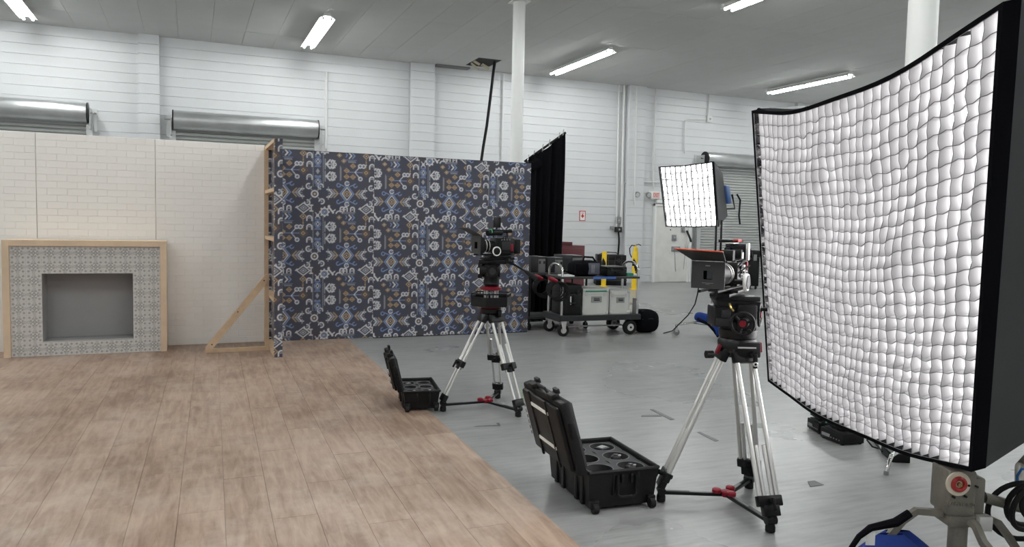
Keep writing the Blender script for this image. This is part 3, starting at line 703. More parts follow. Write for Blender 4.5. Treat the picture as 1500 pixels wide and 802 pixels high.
# return flat seen edge on
rt = thing('return_flat', 'navy wallpapered return wall seen edge-on with open pine framing', 'wall panel', (.845, 8.78, .0125))
RW, RH, RD = 1.15, 2.44, .092
print_grid('wallpaper', 0, RW, 0, RH, WT, TS, .1, .2, WPAPER, .0075, rt, axis='y', pos=RD+.001)
print_grid('edge_wallpaper', 0, RD, 0, RH, WT, TS, .62, .12, WPAPER, .0062, rt, pos=-.001)
print_grid('inner_lining', .022, RW-.022, .05, RH-.05, WT, TS, .4, .3, WPAPER, .0085, rt, axis='y', pos=RD-.012)
print_grid('inner_lining', .044, RD-.012, .05, RH-.05, WT, TS, .7, .3, WPAPER, .0085, rt, pos=RW-.022)
MB().bx(.044, RD-.012, RW-.021, RW-.005, 0, RH).build('corner_board', DARKV, rt, smooth=False)
MB().bx(RD-.011, RD, .0, RW, 0, RH).build('skin_board', PINE, rt, smooth=False)
for z0 in (0, .62, 1.30, 1.86, RH-.04): MB().bx(.0, RD-.012, .04, RW-.04, z0, z0+.04).build('rail', PINE, rt, smooth=False)
for y0, xs_ in ((0, 0), (RW-.02, -.006)): MB().bx(xs_, RD-.012 if y0 == 0 else .044, y0, y0+.02, 0, RH).build('stile', PINE, rt, smooth=False)
# triangular brace
br = thing('triangular_brace', 'pine triangular jack brace propping the navy return wall', 'brace', (.84, 9.30, .0125))
def stick(p0, p1, w, d): 
    p0, p1 = Vector(p0), Vector(p1); x = (p1-p0).normalized(); y = Vector((0, 1, 0)); z = x.cross(y)
    return MB().box(((p1-p0).length/2, 0, 0), ((p1-p0).length, d, w), basis(p0, x, y, z))
stick((-.70, 0, .0225), (-.045, 0, .0225), .045, .04).build('base_stick', PINE, br, smooth=False)
stick((-.025, 0, 0), (-.025, 0, .90), .045, .04).build('upright_stick', PINE, br, smooth=False)
stick((-.675, -.035, .045), (-.02, -.035, .87), .075, .03).build('diagonal_stick', PINE, br, smooth=False)
for p in ((-.63, .10), (-.06, .83), (-.35, .47)): MB().cyl((p[0], -.05, p[1]), (p[0], -.056, p[1]), .008, n=8).build('screw', DKGREY, br)

# ------------------------------------------------------------------ softboxes
GRIDW = mat('silver white grid fabric', (.31, .306, .31), .6, spec=.3)
GRIDE = mat('grid seam', (.16, .16, .165), .6)
def softbox(name, label, corners, nu, nv, g, back, bsize, diff, sag, wave, hem, toward, gm=GRIDW, hm=BLACKF, nsub=2, seam=.0016):
    A, B, Cc, Dd = [Vector(c) for c in corners]           # top-far, top-near, bottom-near, bottom-far
    n = (B-A).cross(Dd-A).normalized()
    if n.dot(Vector(toward)) < 0: n = -n
    org = (Cc+Dd)/2; org.z = 0
    t = thing(name, label, 'softbox', org)
    ph = rng.uniform(0, 6, 8)
    def P(u, v, off=0.0):
        p = (A.lerp(B, u)).lerp(Dd.lerp(Cc, u), v)
        s4 = 4*u*(1-u)
        p = p + Vector((0, 0, -sag*s4*(1-.25*v)))
        q = wave*(math.sin(9*u+ph[0]+3*v)+.7*math.sin(17*v+ph[1]+4*u)+.5*math.sin(27*u+11*v+ph[2]))*min(1, 6*u*(1-u))*min(1, 6*v*(1-v)+.15)
        p = p + n*(q+off) + Vector((0, 0, .6*wave*math.sin(13*u+ph[3]+5*v)*min(1, 6*u*(1-u))))
        return p-org
    jit = rng.normal(0, 1, (nu+1, nv+1, 2))
    # diffuser
    m = MB().grid(lambda u, v: P(u, v, -g), 24, 24); m.build('diffuser', diff, t)
    # grid strips
    cu, cv = 1.0/nu, 1.0/nv
    for i in range(nu+1):
        m = MB(); N = nv*nsub; vs = []; fs = []
        for j in range(N+1):
            v = j/N; k = j//nsub; w = .05*cu*jit[i, min(k, nv), 0]; sw = math.sin(PI*(j % nsub)/nsub)*(.16*cu)*(1 if jit[i, min(k, nv), 1] > 0 else -1)*.5
            e = 1.0 if 0 < i < nu else 0.0
            vs += [P(min(1, max(0, i*cu+(w+sw)*e)), v, 0), P(i*cu, v, -g*.97)]
        fs = [(2*j, 2*j+1, 2*j+3, 2*j+2) for j in range(N)]
        so = m.add(vs, fs).build('grid_strip', gm, t, fix=False)
        MB().path([vs[2*q_] for q_ in range(0, N+1)], seam, 4).build('strip_seam', GRIDE, so)
    for j in range(nv+1):
        m = MB(); N = nu*nsub; vs = []
        for i in range(N+1):
            u = i/N; k = i//nsub; w = .05*cv*jit[min(k, nu), j, 1]; sw = math.sin(PI*(i % nsub)/nsub)*(.18*cv)*(1 if jit[min(k, nu), j, 0] > 0 else -1)*.5
            e = 1.0 if 0 < j < nv else 0.0
            vs += [P(u, min(1, max(0, j*cv+(w+sw)*e)), 0), P(u, j*cv, -g*.97)]
        fs = [(2*i, 2*i+1, 2*i+3, 2*i+2) for i in range(N)]
        so = m.add(vs, fs).build('grid_strip', gm, t, fix=False)
        MB().path([vs[2*q_] for q_ in range(0, N+1)], seam, 4).build('strip_seam', GRIDE, so)
    # hem frame and tapering side panels
    bc = Vector(back)-org; ub = (B-A).normalized(); vb = (Dd-A).normalized()
    bq = [bc-ub*bsize-vb*bsize, bc+ub*bsize-vb*bsize, bc+ub*bsize+vb*bsize, bc-ub*bsize+vb*bsize]
    edge = [(lambda s: (s, 0)), (lambda s: (1, s)), (lambda s: (1-s, 1)), (lambda s: (0, 1-s))]
    out = [-vb, ub, vb, -ub]
    NS = 20
    for e in range(4):
        m = MB(); vs = []; fs = []
        for k in range(NS+1):
            uv = edge[e](k/NS); p = P(*uv); o = out[e]
            ext = o*hem
            if k == 0: ext = ext+out[e-1]*hem
            if k == NS: ext = ext+out[(e+1) % 4]*hem
            vs += [p+n*.004, p+ext+n*.004, p+ext-n*(g+.004), p-n*(g+.004)]
        for k in range(NS): fs += [(4*k+a, 4*k+(a+1) % 4, 4*k+4+(a+1) % 4, 4*k+4+a) for a in range(4)]
        m.add(vs, fs).build('hem', hm, t)
        q0, q1 = bq[e], bq[(e+1) % 4]
        m = MB(); vs = []; fs = []
        for k in range(NS+1):
            s = k/NS; p = P(*edge[e](s))+out[e]*hem*.98-n*(g+.003)
            if k == 0: p = p+out[e-1]*hem*.9
            if k == NS: p = p+out[(e+1) % 4]*hem*.9
            b = q0.lerp(q1, s)
            for r_ in (0, .33, .66, 1): vs.append(p.lerp(b, r_)-((p+b)/2-(bc+n*.2)).normalized()*(.035*math.sin(PI*r_)*math.sin(PI*s)))
        for k in range(NS): fs += [(4*k+a, 4*k+a+1, 4*k+5+a, 4*k+4+a) for a in range(3)]
        m.add(vs, fs).build('side_panel', SIDEF, t)
    return t, n, bc, ub, vb, P
SIDEF = mat('charcoal softbox fabric', (.022, .022, .024), .55, var=.1, scale=3)
# large gridded softbox
K = 2.25
big = [atd(1104, 166, K*1.81), atd(1464, 14, K), atd(1420, 684, K*1.294), atd(1127, 556, K*2.104)]
bcen = sum(big, Vector())/4; bn = (big[1]-big[0]).cross(big[3]-big[0]).normalized()
if bn.x > 0: bn = -bn
bback = bcen-bn*.90
sb, n_, bc_, ub_, vb_, Pb = softbox('large_softbox', 'large square softbox with silver white honeycomb grid and black sides', big, 30, 28, .052, bback, .70, DIFF_B, .10, .010, .018, (-1, 0, 0))
# corner ear and light head behind
MB().slab([Pb(0, 0)+Vector((0, 0, .0)), Pb(.03, 0)+Vector((0, 0, .03)), Pb(.10, 0)+Vector((0, 0, .015)), Pb(.06, 0)], .01).build('corner_tab', BLACKF, sb, smooth=False)
hd = MB(); Mh = basis(bc_-n_*.12, ub_, vb_, -n_.normalized()); hd.box((0, 0, 0), (.46, .40, .24), Mh, ch=.03); hd.build('light_head', DKGREY, sb)
MB().path([Mh @ Vector((-.27, 0, 0)), Mh @ Vector((-.27, .30, .02)), Mh @ Vector((.27, .30, .02)), Mh @ Vector((.27, 0, 0))], .02, 8).build('yoke', BLACKM, sb)

# wind-up stand under it
SD = 3.08
Pst = atd(1400, 735, SD)
fst = F((Pst.x, Pst.y, 0))
ws = thing('wind_up_stand', 'heavy cast metal wind-up stand below the large softbox', 'light stand', fst.l, YAW)
q = lambda u, v, dy=0: fst.p(u, v, dy)
a0, a1 = q(1374, 748), q(1417, 690)
cas = MB(); cas.bx(a0.x, a1.x, -.07, .07, a0.z, a1.z+.02, ch=.012); cas.bx(a1.x-.002, q(1434, 700).x, -.05, .065, a0.z+.005, a1.z-.015, ch=.01); hdc = cas.build('gear_housing', CASTM, ws)
c0 = q(1387.5, 700)
disc = MB().lathe([(.0, .0), (.048, 0), (.048, .008), (0, .010)], 24, T(c0.x, -.071, c0.z) @ rotm('X', PI/2)).build('brake_disc', mat('bare cream metal', (.62, .55, .44), .5), ws)
MB().torus((c0.x, -.083, c0.z), (0, 1, 0), .023, .009, 24, 8).build('brake_ring', mat('worn red', (.30, .015, .015), .45), disc)
MB().cyl((c0.x, -.08, c0.z), (c0.x, -.092, c0.z), .009).build('brake_bolt', mat('brass', (.3, .22, .1), .4, .8), disc)
for u, v in ((1402, 702), (1381, 707), (1398, 718), (1381, 719), (1414, 704)): pp = q(u, v); MB().cyl((pp.x, -.07, pp.z), (pp.x, -.082, pp.z), .005, n=10).build('bolt', BLACKM, ws)
tx = q(1391, 730); text('SUPERWIND', .022, mat('cast lettering', (.22, .20, .17), .5, .5), ws, T(tx.x, -.072, tx.z) @ rotm('Y', .07) @ RX, 1.0)
MB().cyl((q(1434, 728).x-.01, 0, q(1434, 728).z), (q(1434, 728).x+.02, 0, q(1434, 728).z), .024).build('crank_hub', BLACKM, ws)
# mast behind the softbox up to the yoke
tp = bback-fst.l; tp = fst.w(bback)
top = a1.z+.02
col0 = q(1404, 760)
MB().cyl((col0.x, 0, .10), (col0.x, 0, a0.z+.01), .036, n=24).build('column_tube', CASTM, ws)
wk = fst.w(org_ := Vector((0, 0, 0))+sb.location + bc_) 
yk = fst.w(Vector(sb.location) + (Mh @ Vector((0, .30, .02))))
MB().path([(.08, .03, a0.z+.06), (.30, .05, a0.z+.0), (yk.x-.06, yk.y, a0.z-.02), (yk.x, yk.y, a0.z+.06), (yk.x, yk.y, yk.z-.02)], .022, 10).build('offset_arm', CASTM, ws)
ringz = q(1400, 756).z
MB().box((col0.x+.0, 0, ringz), (.145, .12, .055), ch=.01).build('leg_collar', CASTM, ws)
MB().box((q(1426, 757).x, -.065, q(1426, 757).z), (.055, .04, .06), ch=.006).build('leg_bracket', ALU, ws)
def flatleg(pts, w=.018):
    return MB().path(pts, w, 4)
lz = ringz
l1 = [q(1380, 752, -.02), q(1342, 749, -.02), q(1322, 763, -.02), q(1290, 800, -.02)]; e_ = l1[-1]; l1.append(Vector((e_.x-.45, -.1, .02)))
flatleg(l1).build('leg', CASTM, ws)
l2 = [q(1421, 764, -.09), q(1430, 772, -.12), q(1440, 795, -.16), Vector((q(1445, 802, -.2).x+.22, -.55, .02))]
flatleg(l2).build('leg', CASTM, ws)
l3 = [q(1434, 755, .03), q(1461, 765, .04), q(1476, 785, .05), q(1487, 802, .06)]; l3.append(Vector((l3[-1].x+.30, .25, .02)))
flatleg(l3).build('leg', CASTM, ws)
MB().lathe([(.04, .08), (.045, .10), (.03, .12)], 16, T(col0.x, 0, 0)).build('tube_foot', RUBBER, ws)
for p_ in (l1[-1], l2[-1], l3[-1]): MB().lathe([(.03, -.02), (.03, .01), (.015, .025)], 12, T(p_)).build('foot_pad', RUBBER, ws)
# blue sandbag over the left leg
def sandbag(name, label, loc, rotz, pts, w, parent_mat=BLUE):
    t = thing(name, label, 'sandbag', loc, rotz); return t
sgL = q(1310, 776, -.02)
bagP = fst.l + fst.x*sgL.x + fst.y*sgL.y
bg = thing('blue_sandbag', 'blue sandbag with black strap slung over the wind-up stand leg', 'sandbag', (bagP.x, bagP.y, 0), YAW)
bz_ = sgL.z
def lobes(m, s):
    def fn(u, v):
        a = 2*PI*u; z = bz_-.012-.30*v*1.0
        rx = (.05+.17*math.sin(min(1, v*1.35)*PI/2))*(1 if v < .97 else .6); ry = .012+.075*math.sin(PI*min(1, v*.95))
        return Vector((.02*s+rx*math.cos(a)*(1+.06*math.sin(3*a+s)), s*(.018+.06*v)+ry*math.sin(a)*.9-.0, max(.015, z+.02*math.cos(a)*v)))
    m.grid(fn, 28, 16); return m
for s in (-1, 1): lobes(MB(), s).build('bag_lobe', BLUE, bg, ang=85)
sv = fst.p(1330, 755, -.06); 
g_ = lambda u, v, dy: fst.p(u, v, dy)-Vector((sgL.x, sgL.y, 0))
MB().path([g_(1333, 752, -.10), g_(1312, 766, -.10), g_(1275, 774, -.11), g_(1258, 787, -.12), g_(1247, 803, -.12), g_(1244, 812, -.12)], [.016, .018, .014, .011, .010, .010], 6).build('carry_strap', BLACKF, bg)
tgp = g_(1275, 790, -.11)
MB().box(tgp, (.035, .004, .05), None).build('label_tag', WHITEM, bg, smooth=False)
# black cable coil hanging by the right leg, thin blue cable
cc_ = fst.l + fst.x*q(1508, 740).x
cl = thing('cable_coil', 'thick black cable coil lying against the wind-up stand', 'cable', (cc_.x, cc_.y, 0), YAW)
cz = q(1508, 740).z
for k, (r_, dx, dz, dy) in enumerate(((.105, 0, 0, -.02), (.095, .02, -.01, .03), (.13, .015, -.05, .06), (.08, .03, .01, -.05))):
    MB().torus((dx, dy, cz+dz), (.25*k-.3, 1, .2), r_, .011, 32, 8).build('cable_loop', RUBBER, cl)
MB().path([(.02, 0, cz-.12), (.05, .02, cz-.25), (.0, .05, .02), (.2, .1, .012)], .011, 8).build('cable_tail', RUBBER, cl)
MB().path([g_(1492, 735, .1)+Vector((sgL.x, sgL.y, 0))-Vector((q(1508, 740).x, 0, 0)), g_(1490, 698, .1)+Vector((sgL.x, sgL.y, 0))-Vector((q(1508, 740).x, 0, 0)), g_(1496, 688, .1)+Vector((sgL.x, sgL.y, 0))-Vector((q(1508, 740).x, 0, 0)), g_(1515, 686, .1)+Vector((sgL.x, sgL.y, 0))-Vector((q(1508, 740).x, 0, 0))], .006, 6).build('blue_cord', mat('blue cord', (.02, .12, .35), .5), cl)

# small softbox on roller stand
DS = 10.3
sm = [atd(966, 245.5, DS+.22), atd(1043, 238, DS-.22), atd(1049.5, 331, DS-.22), atd(976, 331, DS+.22)]
sc_ = sum(sm, Vector())/4; sn = (sm[1]-sm[0]).cross(sm[3]-sm[0]).normalized()
if sn.y > 0: sn = -sn
Pm = onz(1038, 497)
sback = sc_-sn*.60
GRIDS = mat('thin grid fabric', (.30, .30, .30), .7)
s2, n2, bc2, ub2, vb2, P2b = softbox('small_softbox', 'small lit softbox on a tall stand in front of the exit door', sm, 10, 9, .05, sback, .30, DIFF_S, .012, .004, .012, (-.5, -1, 0), GRIDS, seam=.005)
Mh2 = basis(bc2-n2*.08+ub2*.2, ub2, vb2, -n2.normalized())
MB().box((0, 0, 0), (.26, .26, .16), Mh2, ch=.02).build('light_head', mat('blue lamp body', (.03, .10, .30), .4), s2)
MB().cyl(Mh2 @ Vector((0, 0, .08)), Mh2 @ Vector((0, 0, .16)), .09, n=20).build('head_back', BLACKM, s2)
MB().path([Mh2 @ Vector((.17, 0, 0)), Mh2 @ Vector((.17, .2, .05)), Mh2 @ Vector((-.37, .2, .05)), Mh2 @ Vector((-.17, 0, 0))], .016, 8).build('yoke', BLACKM, s2)
hp = Mh2 @ Vector((.2, .0, .12))
MB().path([hp, hp+Vector((.06, 0, -.08)), hp+Vector((.05, 0, -.3)), hp+Vector((.09, .02, -.42))], .013, 8).build('head_cable', BLACKP, s2)
yk2 = Vector(s2.location) + (Mh2 @ Vector((-.1, .2, .05)))
f2 = F((yk2.x, yk2.y, 0)); 
rs = thing('roller_stand', 'chrome roller stand holding the small softbox', 'light stand', (yk2.x, yk2.y, 0), YAW)
hz_ = yk2.z
MB().cyl((0, 0, .18), (0, 0, 1.0), .024, n=14).build('lower_column', CHROME, rs)
MB().cyl((0, 0, 1.0), (0, 0, hz_-.015), .017, n=14).build('upper_column', CHROME, rs)
MB().lathe([(.035, .95), (.035, 1.03)], 14).build('clamp', BLACKM, rs)
MB().lathe([(.045, .15), (.045, .26)], 14).build('hub', CHROME, rs)
for k, a in enumerate((PI*.97, PI*.30, -PI*.37)):
    L = .50; d = Vector((math.cos(a), math.sin(a), 0))
    lg = MB(); lg.cyl(d*.03+Vector((0, 0, .24)), d*L+Vector((0, 0, .15)), .014, n=10); lg.cyl(Vector((0, 0, .16)), d*.3+Vector((0, 0, .185)), .009, n=8)
    lg = lg.build('leg', CHROME, rs)
    c = MB(); c.cyl(d*L+Vector((0, 0, .11)), d*L+Vector((0, 0, .16)), .018, n=10); c.bx(d.x*L-.02, d.x*L+.02, d.y*L-.02, d.y*L+.02, .05, .12); c.build('caster_fork', CHROME, lg)
    MB().cyl(d*L+Vector((0, -.016, .045)), d*L+Vector((0, .016, .045)), .045, n=18).build('caster_wheel', GREYP, lg)
sbp = Vector((yk2.x, yk2.y, 0))
bb = thing('blue_sandbag', 'blue sandbag draped over the roller stand base', 'sandbag', sbp, YAW)
def pillow(m, c, sx, sy, sz, tw=0.0, M=None):
    def fn(u, v):
        a = 2*PI*u; b_ = PI*(v-.5); cb = max(0, math.cos(b_))**.55
        ca, sa = math.cos(a), math.sin(a); ca = math.copysign(abs(ca)**.6, ca); sa = math.copysign(abs(sa)**.6, sa)
        p = Vector((sx*ca*cb, sy*sa*cb, sz*math.copysign(abs(math.sin(b_))**.8, math.sin(b_))))
        return (M @ p if M is not None else p) + Vector(c)
    m.grid(fn, 24, 10); return m
pillow(MB(), (-.13, -.10, .27), .15, .07, .075, M=rotm('Y', .25)).build('bag_lobe', BLUE, bb, ang=85)
pillow(MB(), (.14, -.13, .17), .17, .08, .13, M=rotm('Y', -.45)).build('bag_lobe', BLUE, bb, ang=85)
MB().path([(-.25, -.15, .28), (-.1, -.19, .2), (.0, -.17, .10), (.06, -.14, .02)], .02, 5).build('carry_strap', BLACKF, bb)
# cable from camera/stand to floor
def fl(u, v, z=0.012): return onz(u, v, z)
def cable(label, pts, r=.012, m=RUBBER): return tag(MB().path(pts, r, 8).build('floor_cable', m), label, 'cable')
ck = [atd(1024, 417, 9.2), atd(1022, 430, 9.3), atd(1018, 446, 9.5), atd(1008, 462, 9.8), atd(993, 477, 10.3)]
c_end = fl(985, 485); 
cb = cable('black cable with inline connector dropping behind the front camera to the floor', [*ck, c_end, fl(978, 487), fl(972, 488.5)], .008)

# ------------------------------------------------------------------ tripods
def tripod(t, top, rc, feet, fr, w, ru, rl, centre, zc=.05, tabs=True):
    """top: crown centre; feet: local floor points"""
    top = Vector(top)
    for i, Pf in enumerate(feet):
        Pf = Vector(Pf); d = Vector((Pf.x-top.x, Pf.y-top.y, 0)).normalized(); s = Vector((-d.y, d.x, 0))
        A = top+d*rc+Vector((0, 0, -.07)); B = Pf+Vector((0, 0, .105)); ax = (B-A).normalized(); C_ = A.lerp(B, fr)
        lg = MB()
        for k in (-1, 1): lg.cyl(A+s*w*k, C_+s*w*k, ru, n=12)
        lg = lg.build('leg', ALU, t)
        lo = MB(); lw = .46 if fr > .8 else .58
        for k in (-1, 1): lo.cyl(A.lerp(B, max(.02 if fr > .8 else .3, fr-.35))+s*w*lw*k, B+s*w*lw*k, rl, n=12)
        lo.build('lower_leg', ALU, lg)
        nn = ax.cross(s).normalized(); M = basis(C_, s, nn, ax)
        cl = MB(); cl.box((0, 0, 0), (w*2+ru*3.2, ru*3.0, .055), M, ch=.006); cl.box((0, 0, .035), (w*1.4, ru*2.4, .03), M, ch=.004); cl.build('leg_clamp', BLACKM, lg)
        lv = MB(); lv.cyl(M @ Vector((0, ru*1.5, 0)), M @ Vector((0, ru*1.5+.022, 0)), .014, n=12); lv.box((0, ru*1.5+.028, .02), (.016, .014, .07), M, ch=.004)
        lv.build('clamp_lever', BLACKP, lg)
        MB().cyl(M @ Vector((0, -ru*1.5, 0)), M @ Vector((0, -ru*1.5-.022, 0)), .013, n=12).build('clamp_knob', BLACKP, lg)
        Mb = basis(B, s, nn, ax)
        ft = MB(); ft.box((0, 0, -.01), (w*1.2+rl*3.2, rl*3.6, .06), Mb, ch=.005); ft.build('leg_shoe', BLACKM, lg)
        MB().lathe([(.014, 0), (.026, .005), (.026, .03), (.018, .055), (.022, .10)], 14, T(Pf)).build('foot', RUBBER, lg)
        MB().cyl(Pf+Vector((0, 0, .065))+s*.028, Pf+Vector((0, 0, .065))-s*.028, .024, n=14).build('foot_knuckle', BLACKM, lg)
        br = MB(); br.box((0, 0, -.01), (w*2+ru*3.4, ru*3.4, .075), basis(A, s, nn, ax), ch=.008); br.build('leg_bracket', BLACKM, lg)
        # spreader arm
        cz_ = Vector((centre[0], centre[1], zc)); e = Pf+Vector((0, 0, zc+.005))
        sp = MB(); dd = (e-cz_).normalized(); ss = Vector((-dd.y, dd.x, 0)).normalized(); up = dd.cross(ss)
        sp.box(((e-cz_).length/2, 0, 0), ((e-cz_).length-.03, .034, .018), basis(cz_, dd, ss, up), ch=.003)
        sp = sp.build('spreader_arm', BLACKM, t)
        MB().box((0, 0, 0), (.16, .016, .022), basis(cz_+dd*(.35*(e-cz_).length), dd, ss, up)).build('arm_slide', GREYP, sp, smooth=False)
        kp = cz_+dd*.055
        MB().lathe([(.022, .008), (.026, .012), (.026, .028), (.018, .034)], 16, T(kp)).build('spreader_knob', RED, sp)
    MB().lathe([(.03, -.01), (.034, .0), (.034, .018), (.02, .024)], 18, T(Vector((centre[0], centre[1], zc)))).build('spreader_hub', RED, t)
def hexring(m, c, rx, h, M=None):
    pl = [(rx*math.cos(2*PI*k/6+.45), rx*math.sin(2*PI*k/6+.45)) for k in range(6)]
    return pl

# ---- camera rig near the wallpaper wall
Pc = onz(712, 597); f1 = F(Pc); P = f1.p
t1 = thing('tripod', 'silver-legged tripod with black fluid head in front of wallpaper', 'tripod', Pc, YAW)
feet1 = [f1.w(onz(*p)) for p in ((649, 603), (759, 611), (729, 584))]
ctr = sum(feet1, Vector())/3
crown = P(719, 455, ctr.y*.5); cx_, cy_ = crown.x, crown.y
P1_ = lambda u, v: P(u, v, cy_)
tripod(t1, (cx_, cy_, P1_(719, 455).z), .075, feet1, .56, .052, .0125, .0105, P(712, 597, 0.0), .05)
zz = lambda v, u=719: P1_(u, v).z
xx = lambda u, v=420: P1_(u, v).x
Tc = T(cx_, cy_, 0)
MB().lathe([(.06, zz(462)), (.085, zz(458)), (.085, zz(452)), (.06, zz(450))], 24, Tc).build('crown', BLACKM, t1)
MB().lathe([(.075, zz(452)), (.08, zz(450.5)), (.08, zz(448.5)), (.06, zz(447.5))], 28, Tc).build('lower_red_ring', RED, t1)
for k, a in enumerate((2.6, -.5, 1.0)): MB().box((.09*math.cos(a), .09*math.sin(a)-.02, zz(458)), (.03, .04, .055), Tc, ch=.005).build('leg_lock_tab', RED if k != 1 else BLACKM, t1)
pl = [(.172*math.cos(2*PI*k/6+.35), .172*math.sin(2*PI*k/6+.35)) for k in range(6)]
tr = MB(); tr.prism(pl, zz(448), zz(440), Tc)
tr = tr.build('accessory_ring', BLACKM, t1)
rl = MB()
rl.path([Vector((cx_+x*1.0, cy_+y*1.0, zz(429.5))) for x, y in pl], .006, 6, closed=True)
for x, y in pl: rl.cyl((cx_+x, cy_+y, zz(445)), (cx_+x, cy_+y, zz(429.5)), .006, n=6)
rl.build('ring_rail', BLACKM, tr)
wl_ = MB()
for k in range(6):
    a, b = pl[k], pl[(k+1) % 6]; wl_.slab([Vector((cx_+a[0], cy_+a[1], zz(447))), Vector((cx_+b[0], cy_+b[1], zz(447))), Vector((cx_+b[0], cy_+b[1], zz(434))), Vector((cx_+a[0], cy_+a[1], zz(434)))], .006)
wl_.build('ring_wall', BLACKM, tr, smooth=False)
for k in range(5): a = k*1.26+.3; MB().cyl((cx_+.055*math.cos(a), cy_+.055*math.sin(a), zz(440)), (cx_+.055*math.cos(a), cy_+.055*math.sin(a), zz(424)), .010, n=12).build('riser_pin', ALU, t1)
MB().lathe([(.06, zz(425.5)), (.088, zz(424.5)), (.088, zz(421)), (.055, zz(419.5))], 28, Tc).build('upper_red_ring', RED, t1)
h1 = MB().lathe([(.055, zz(420)), (.07, zz(416)), (.062, zz(408)), (.075, zz(402)), (.075, zz(388)), (.06, zz(385))], 24, Tc).build('fluid_head', BLACKM, t1)
dr = MB(); dr.cyl((cx_-.10, cy_, zz(396)), (cx_+.07, cy_, zz(396)), .062, n=24); dr.cyl((cx_+.01, cy_-.07, zz(397)), (cx_+.01, cy_-.10, zz(397)), .05, n=24); dr.bx(cx_-.115, cx_-.075, cy_-.05, cy_+.05, zz(408), zz(384), ch=.01); dr.build('tilt_drum', BLACKM, h1)
MB().cyl((cx_+.01, cy_-.10, zz(397)), (cx_+.01, cy_-.115, zz(397)), .028, n=18).build('drag_dial', DKGREY, h1)
MB().box((cx_-.105, cy_-.052, zz(397)), (.012, .004, .05)).build('scale_plate', WHITEM, h1)
MB().bx(xx(701), xx(752), cy_-.055, cy_+.055, zz(386.5), zz(380.5), ch=.006).build('balance_plate', BLACKM, h1)
pb0, pb1, pb2 = P(746, 384, cy_-.05), P(770, 398, cy_-.18), P(786, 409, cy_-.25)
pb = MB(); pb.path([pb0, pb1], .009, 8); pb = pb.build('pan_bar', BLACKM, h1)
MB().path([pb1, pb1.lerp(pb2, .3), pb2], [.012, .017, .019], 10).build('grip', RUBBER, pb)
MB().cyl(pb0+Vector((-.02, -.02, .01)), pb0+Vector((.02, .02, -.01)), .022, n=14).build('bar_rosette', BLACKM, pb)
ztop = zz(380.5)
# the camera itself
def camframe(px, py, base, th, phi):
    a = Vector((-math.cos(phi), -math.sin(phi), 0)); b = Vector((math.sin(phi), -math.cos(phi), 0))
    return basis(Vector((px, py, base)), a, b, Vector((0, 0, 1)))
wp = f1.l + f1.x*xx(727, 372) + f1.y*cy_
c1 = thing('cinema_camera', 'black cinema camera with matte box on the tripod before the wallpaper', 'camera', (wp.x, wp.y, ztop), YAW)
M1 = camframe(0, 0, 0, 0, math.radians(28))
u1 = .00577
MB().bx(-.15, .13, -.05, .05, .0, .020, M1, ch=.004).build('dovetail_plate', BLACKM, c1)
MB().bx(-.11, .08, -.06, .065, .020, .034, M1, ch=.003).build('bridge_plate', BLACKM, c1)
for b in (-.035, .035): MB().cyl((-.12, b, .044), (.225, b, .044), .0075, n=10, M=M1).build('support_rod', BLACKM if b > 0 else ALU, c1)
bd = MB(); bd.bx(-.13, .035, -.055, .06, .050, .185, M1, ch=.008); bd = bd.build('body', BLACKM, c1)
MB().bx(-.105, -.02, .06, .066, .085, .150, M1, ch=.003).build('side_display', DKGREY, bd)
MB().bx(-.125, -.10, .06, .068, .075, .135, M1, ch=.003).build('red_badge', RED, bd)
for k in range(4): MB().cyl((-.09+k*.025, .062, .170), (-.09+k*.025, .07, .170), .006, n=8, M=M1).build('button', GREYP, bd)
MB().bx(-.145, -.13, -.05, .05, .06, .18, M1, ch=.003).build('battery_plate', DKGREY, c1)
MB().bx(-.205, -.147, -.052, .052, .050, .175, M1, ch=.01).build('battery', BLACKP, c1)
ln = MB().lathe([(.046, .0), (.046, .03), (.052, .035), (.052, .06), (.047, .065), (.047, .085), (.054, .09), (.054, .115)], 28, M1 @ T(.035, 0, .115) @ rotm('Y', PI/2)).build('lens', BLACKM, c1)
for d_ in (.048, .075): MB().lathe([(.0535, d_), (.0545, d_+.002), (.0535, d_+.006)], 28, M1 @ T(.035, 0, .115) @ rotm('Y', PI/2), cap=False).build('focus_scale', ALU, ln)
def mattebox(th, M, a0, a1, w, z0, z1, win, flagpts, edge, side=True):
    m = MB(); bk = .055
    wz = (z0+z1)/2; 
    # hollow funnel: front rectangle to rear smaller
    fq = [(a1, -w, z0), (a1, w, z0), (a1, w, z1), (a1, -w, z1)]; rq = [(a0, -bk, wz-bk), (a0, bk, wz-bk), (a0, bk, wz+bk), (a0, -bk, wz+bk)]
    for k in range(4): m.slab([M @ Vector(fq[k]), M @ Vector(fq[(k+1) % 4]), M @ Vector(rq[(k+1) % 4]), M @ Vector(rq[k])], .003)
    o = m.build('matte_box', BLACKP, th, smooth=False)
    f = MB(); ww, wh = win
    for (x0, x1, q0, q1) in ((-w, -ww, z0, z1), (ww, w, z0, z1), (-ww, ww, z0, wz-wh), (-ww, ww, wz+wh, z1)): f.bx(a1, a1+.006, x0, x1, q0, q1, M)
    f.build('front_mask', mat('matte black mask', (.022, .022, .024), .55), o, smooth=False)
    MB().bx(a1-.03, a1-.028, -ww*1.4, ww*1.4, wz-wh*1.4, wz+wh*1.4, M).build('filter_glass', GLASS, o, smooth=False)
    if flagpts:
        fl_ = MB().slab([M @ Vector(p) for p in flagpts], .004).build('top_flag', mat('flag underside', (.024, .024, .026), .5), o, smooth=False)
        if edge: MB().path([M @ Vector(flagpts[1]), M @ Vector(flagpts[2])], .0035, 6).build('flag_edge', edge, fl_)
    return o
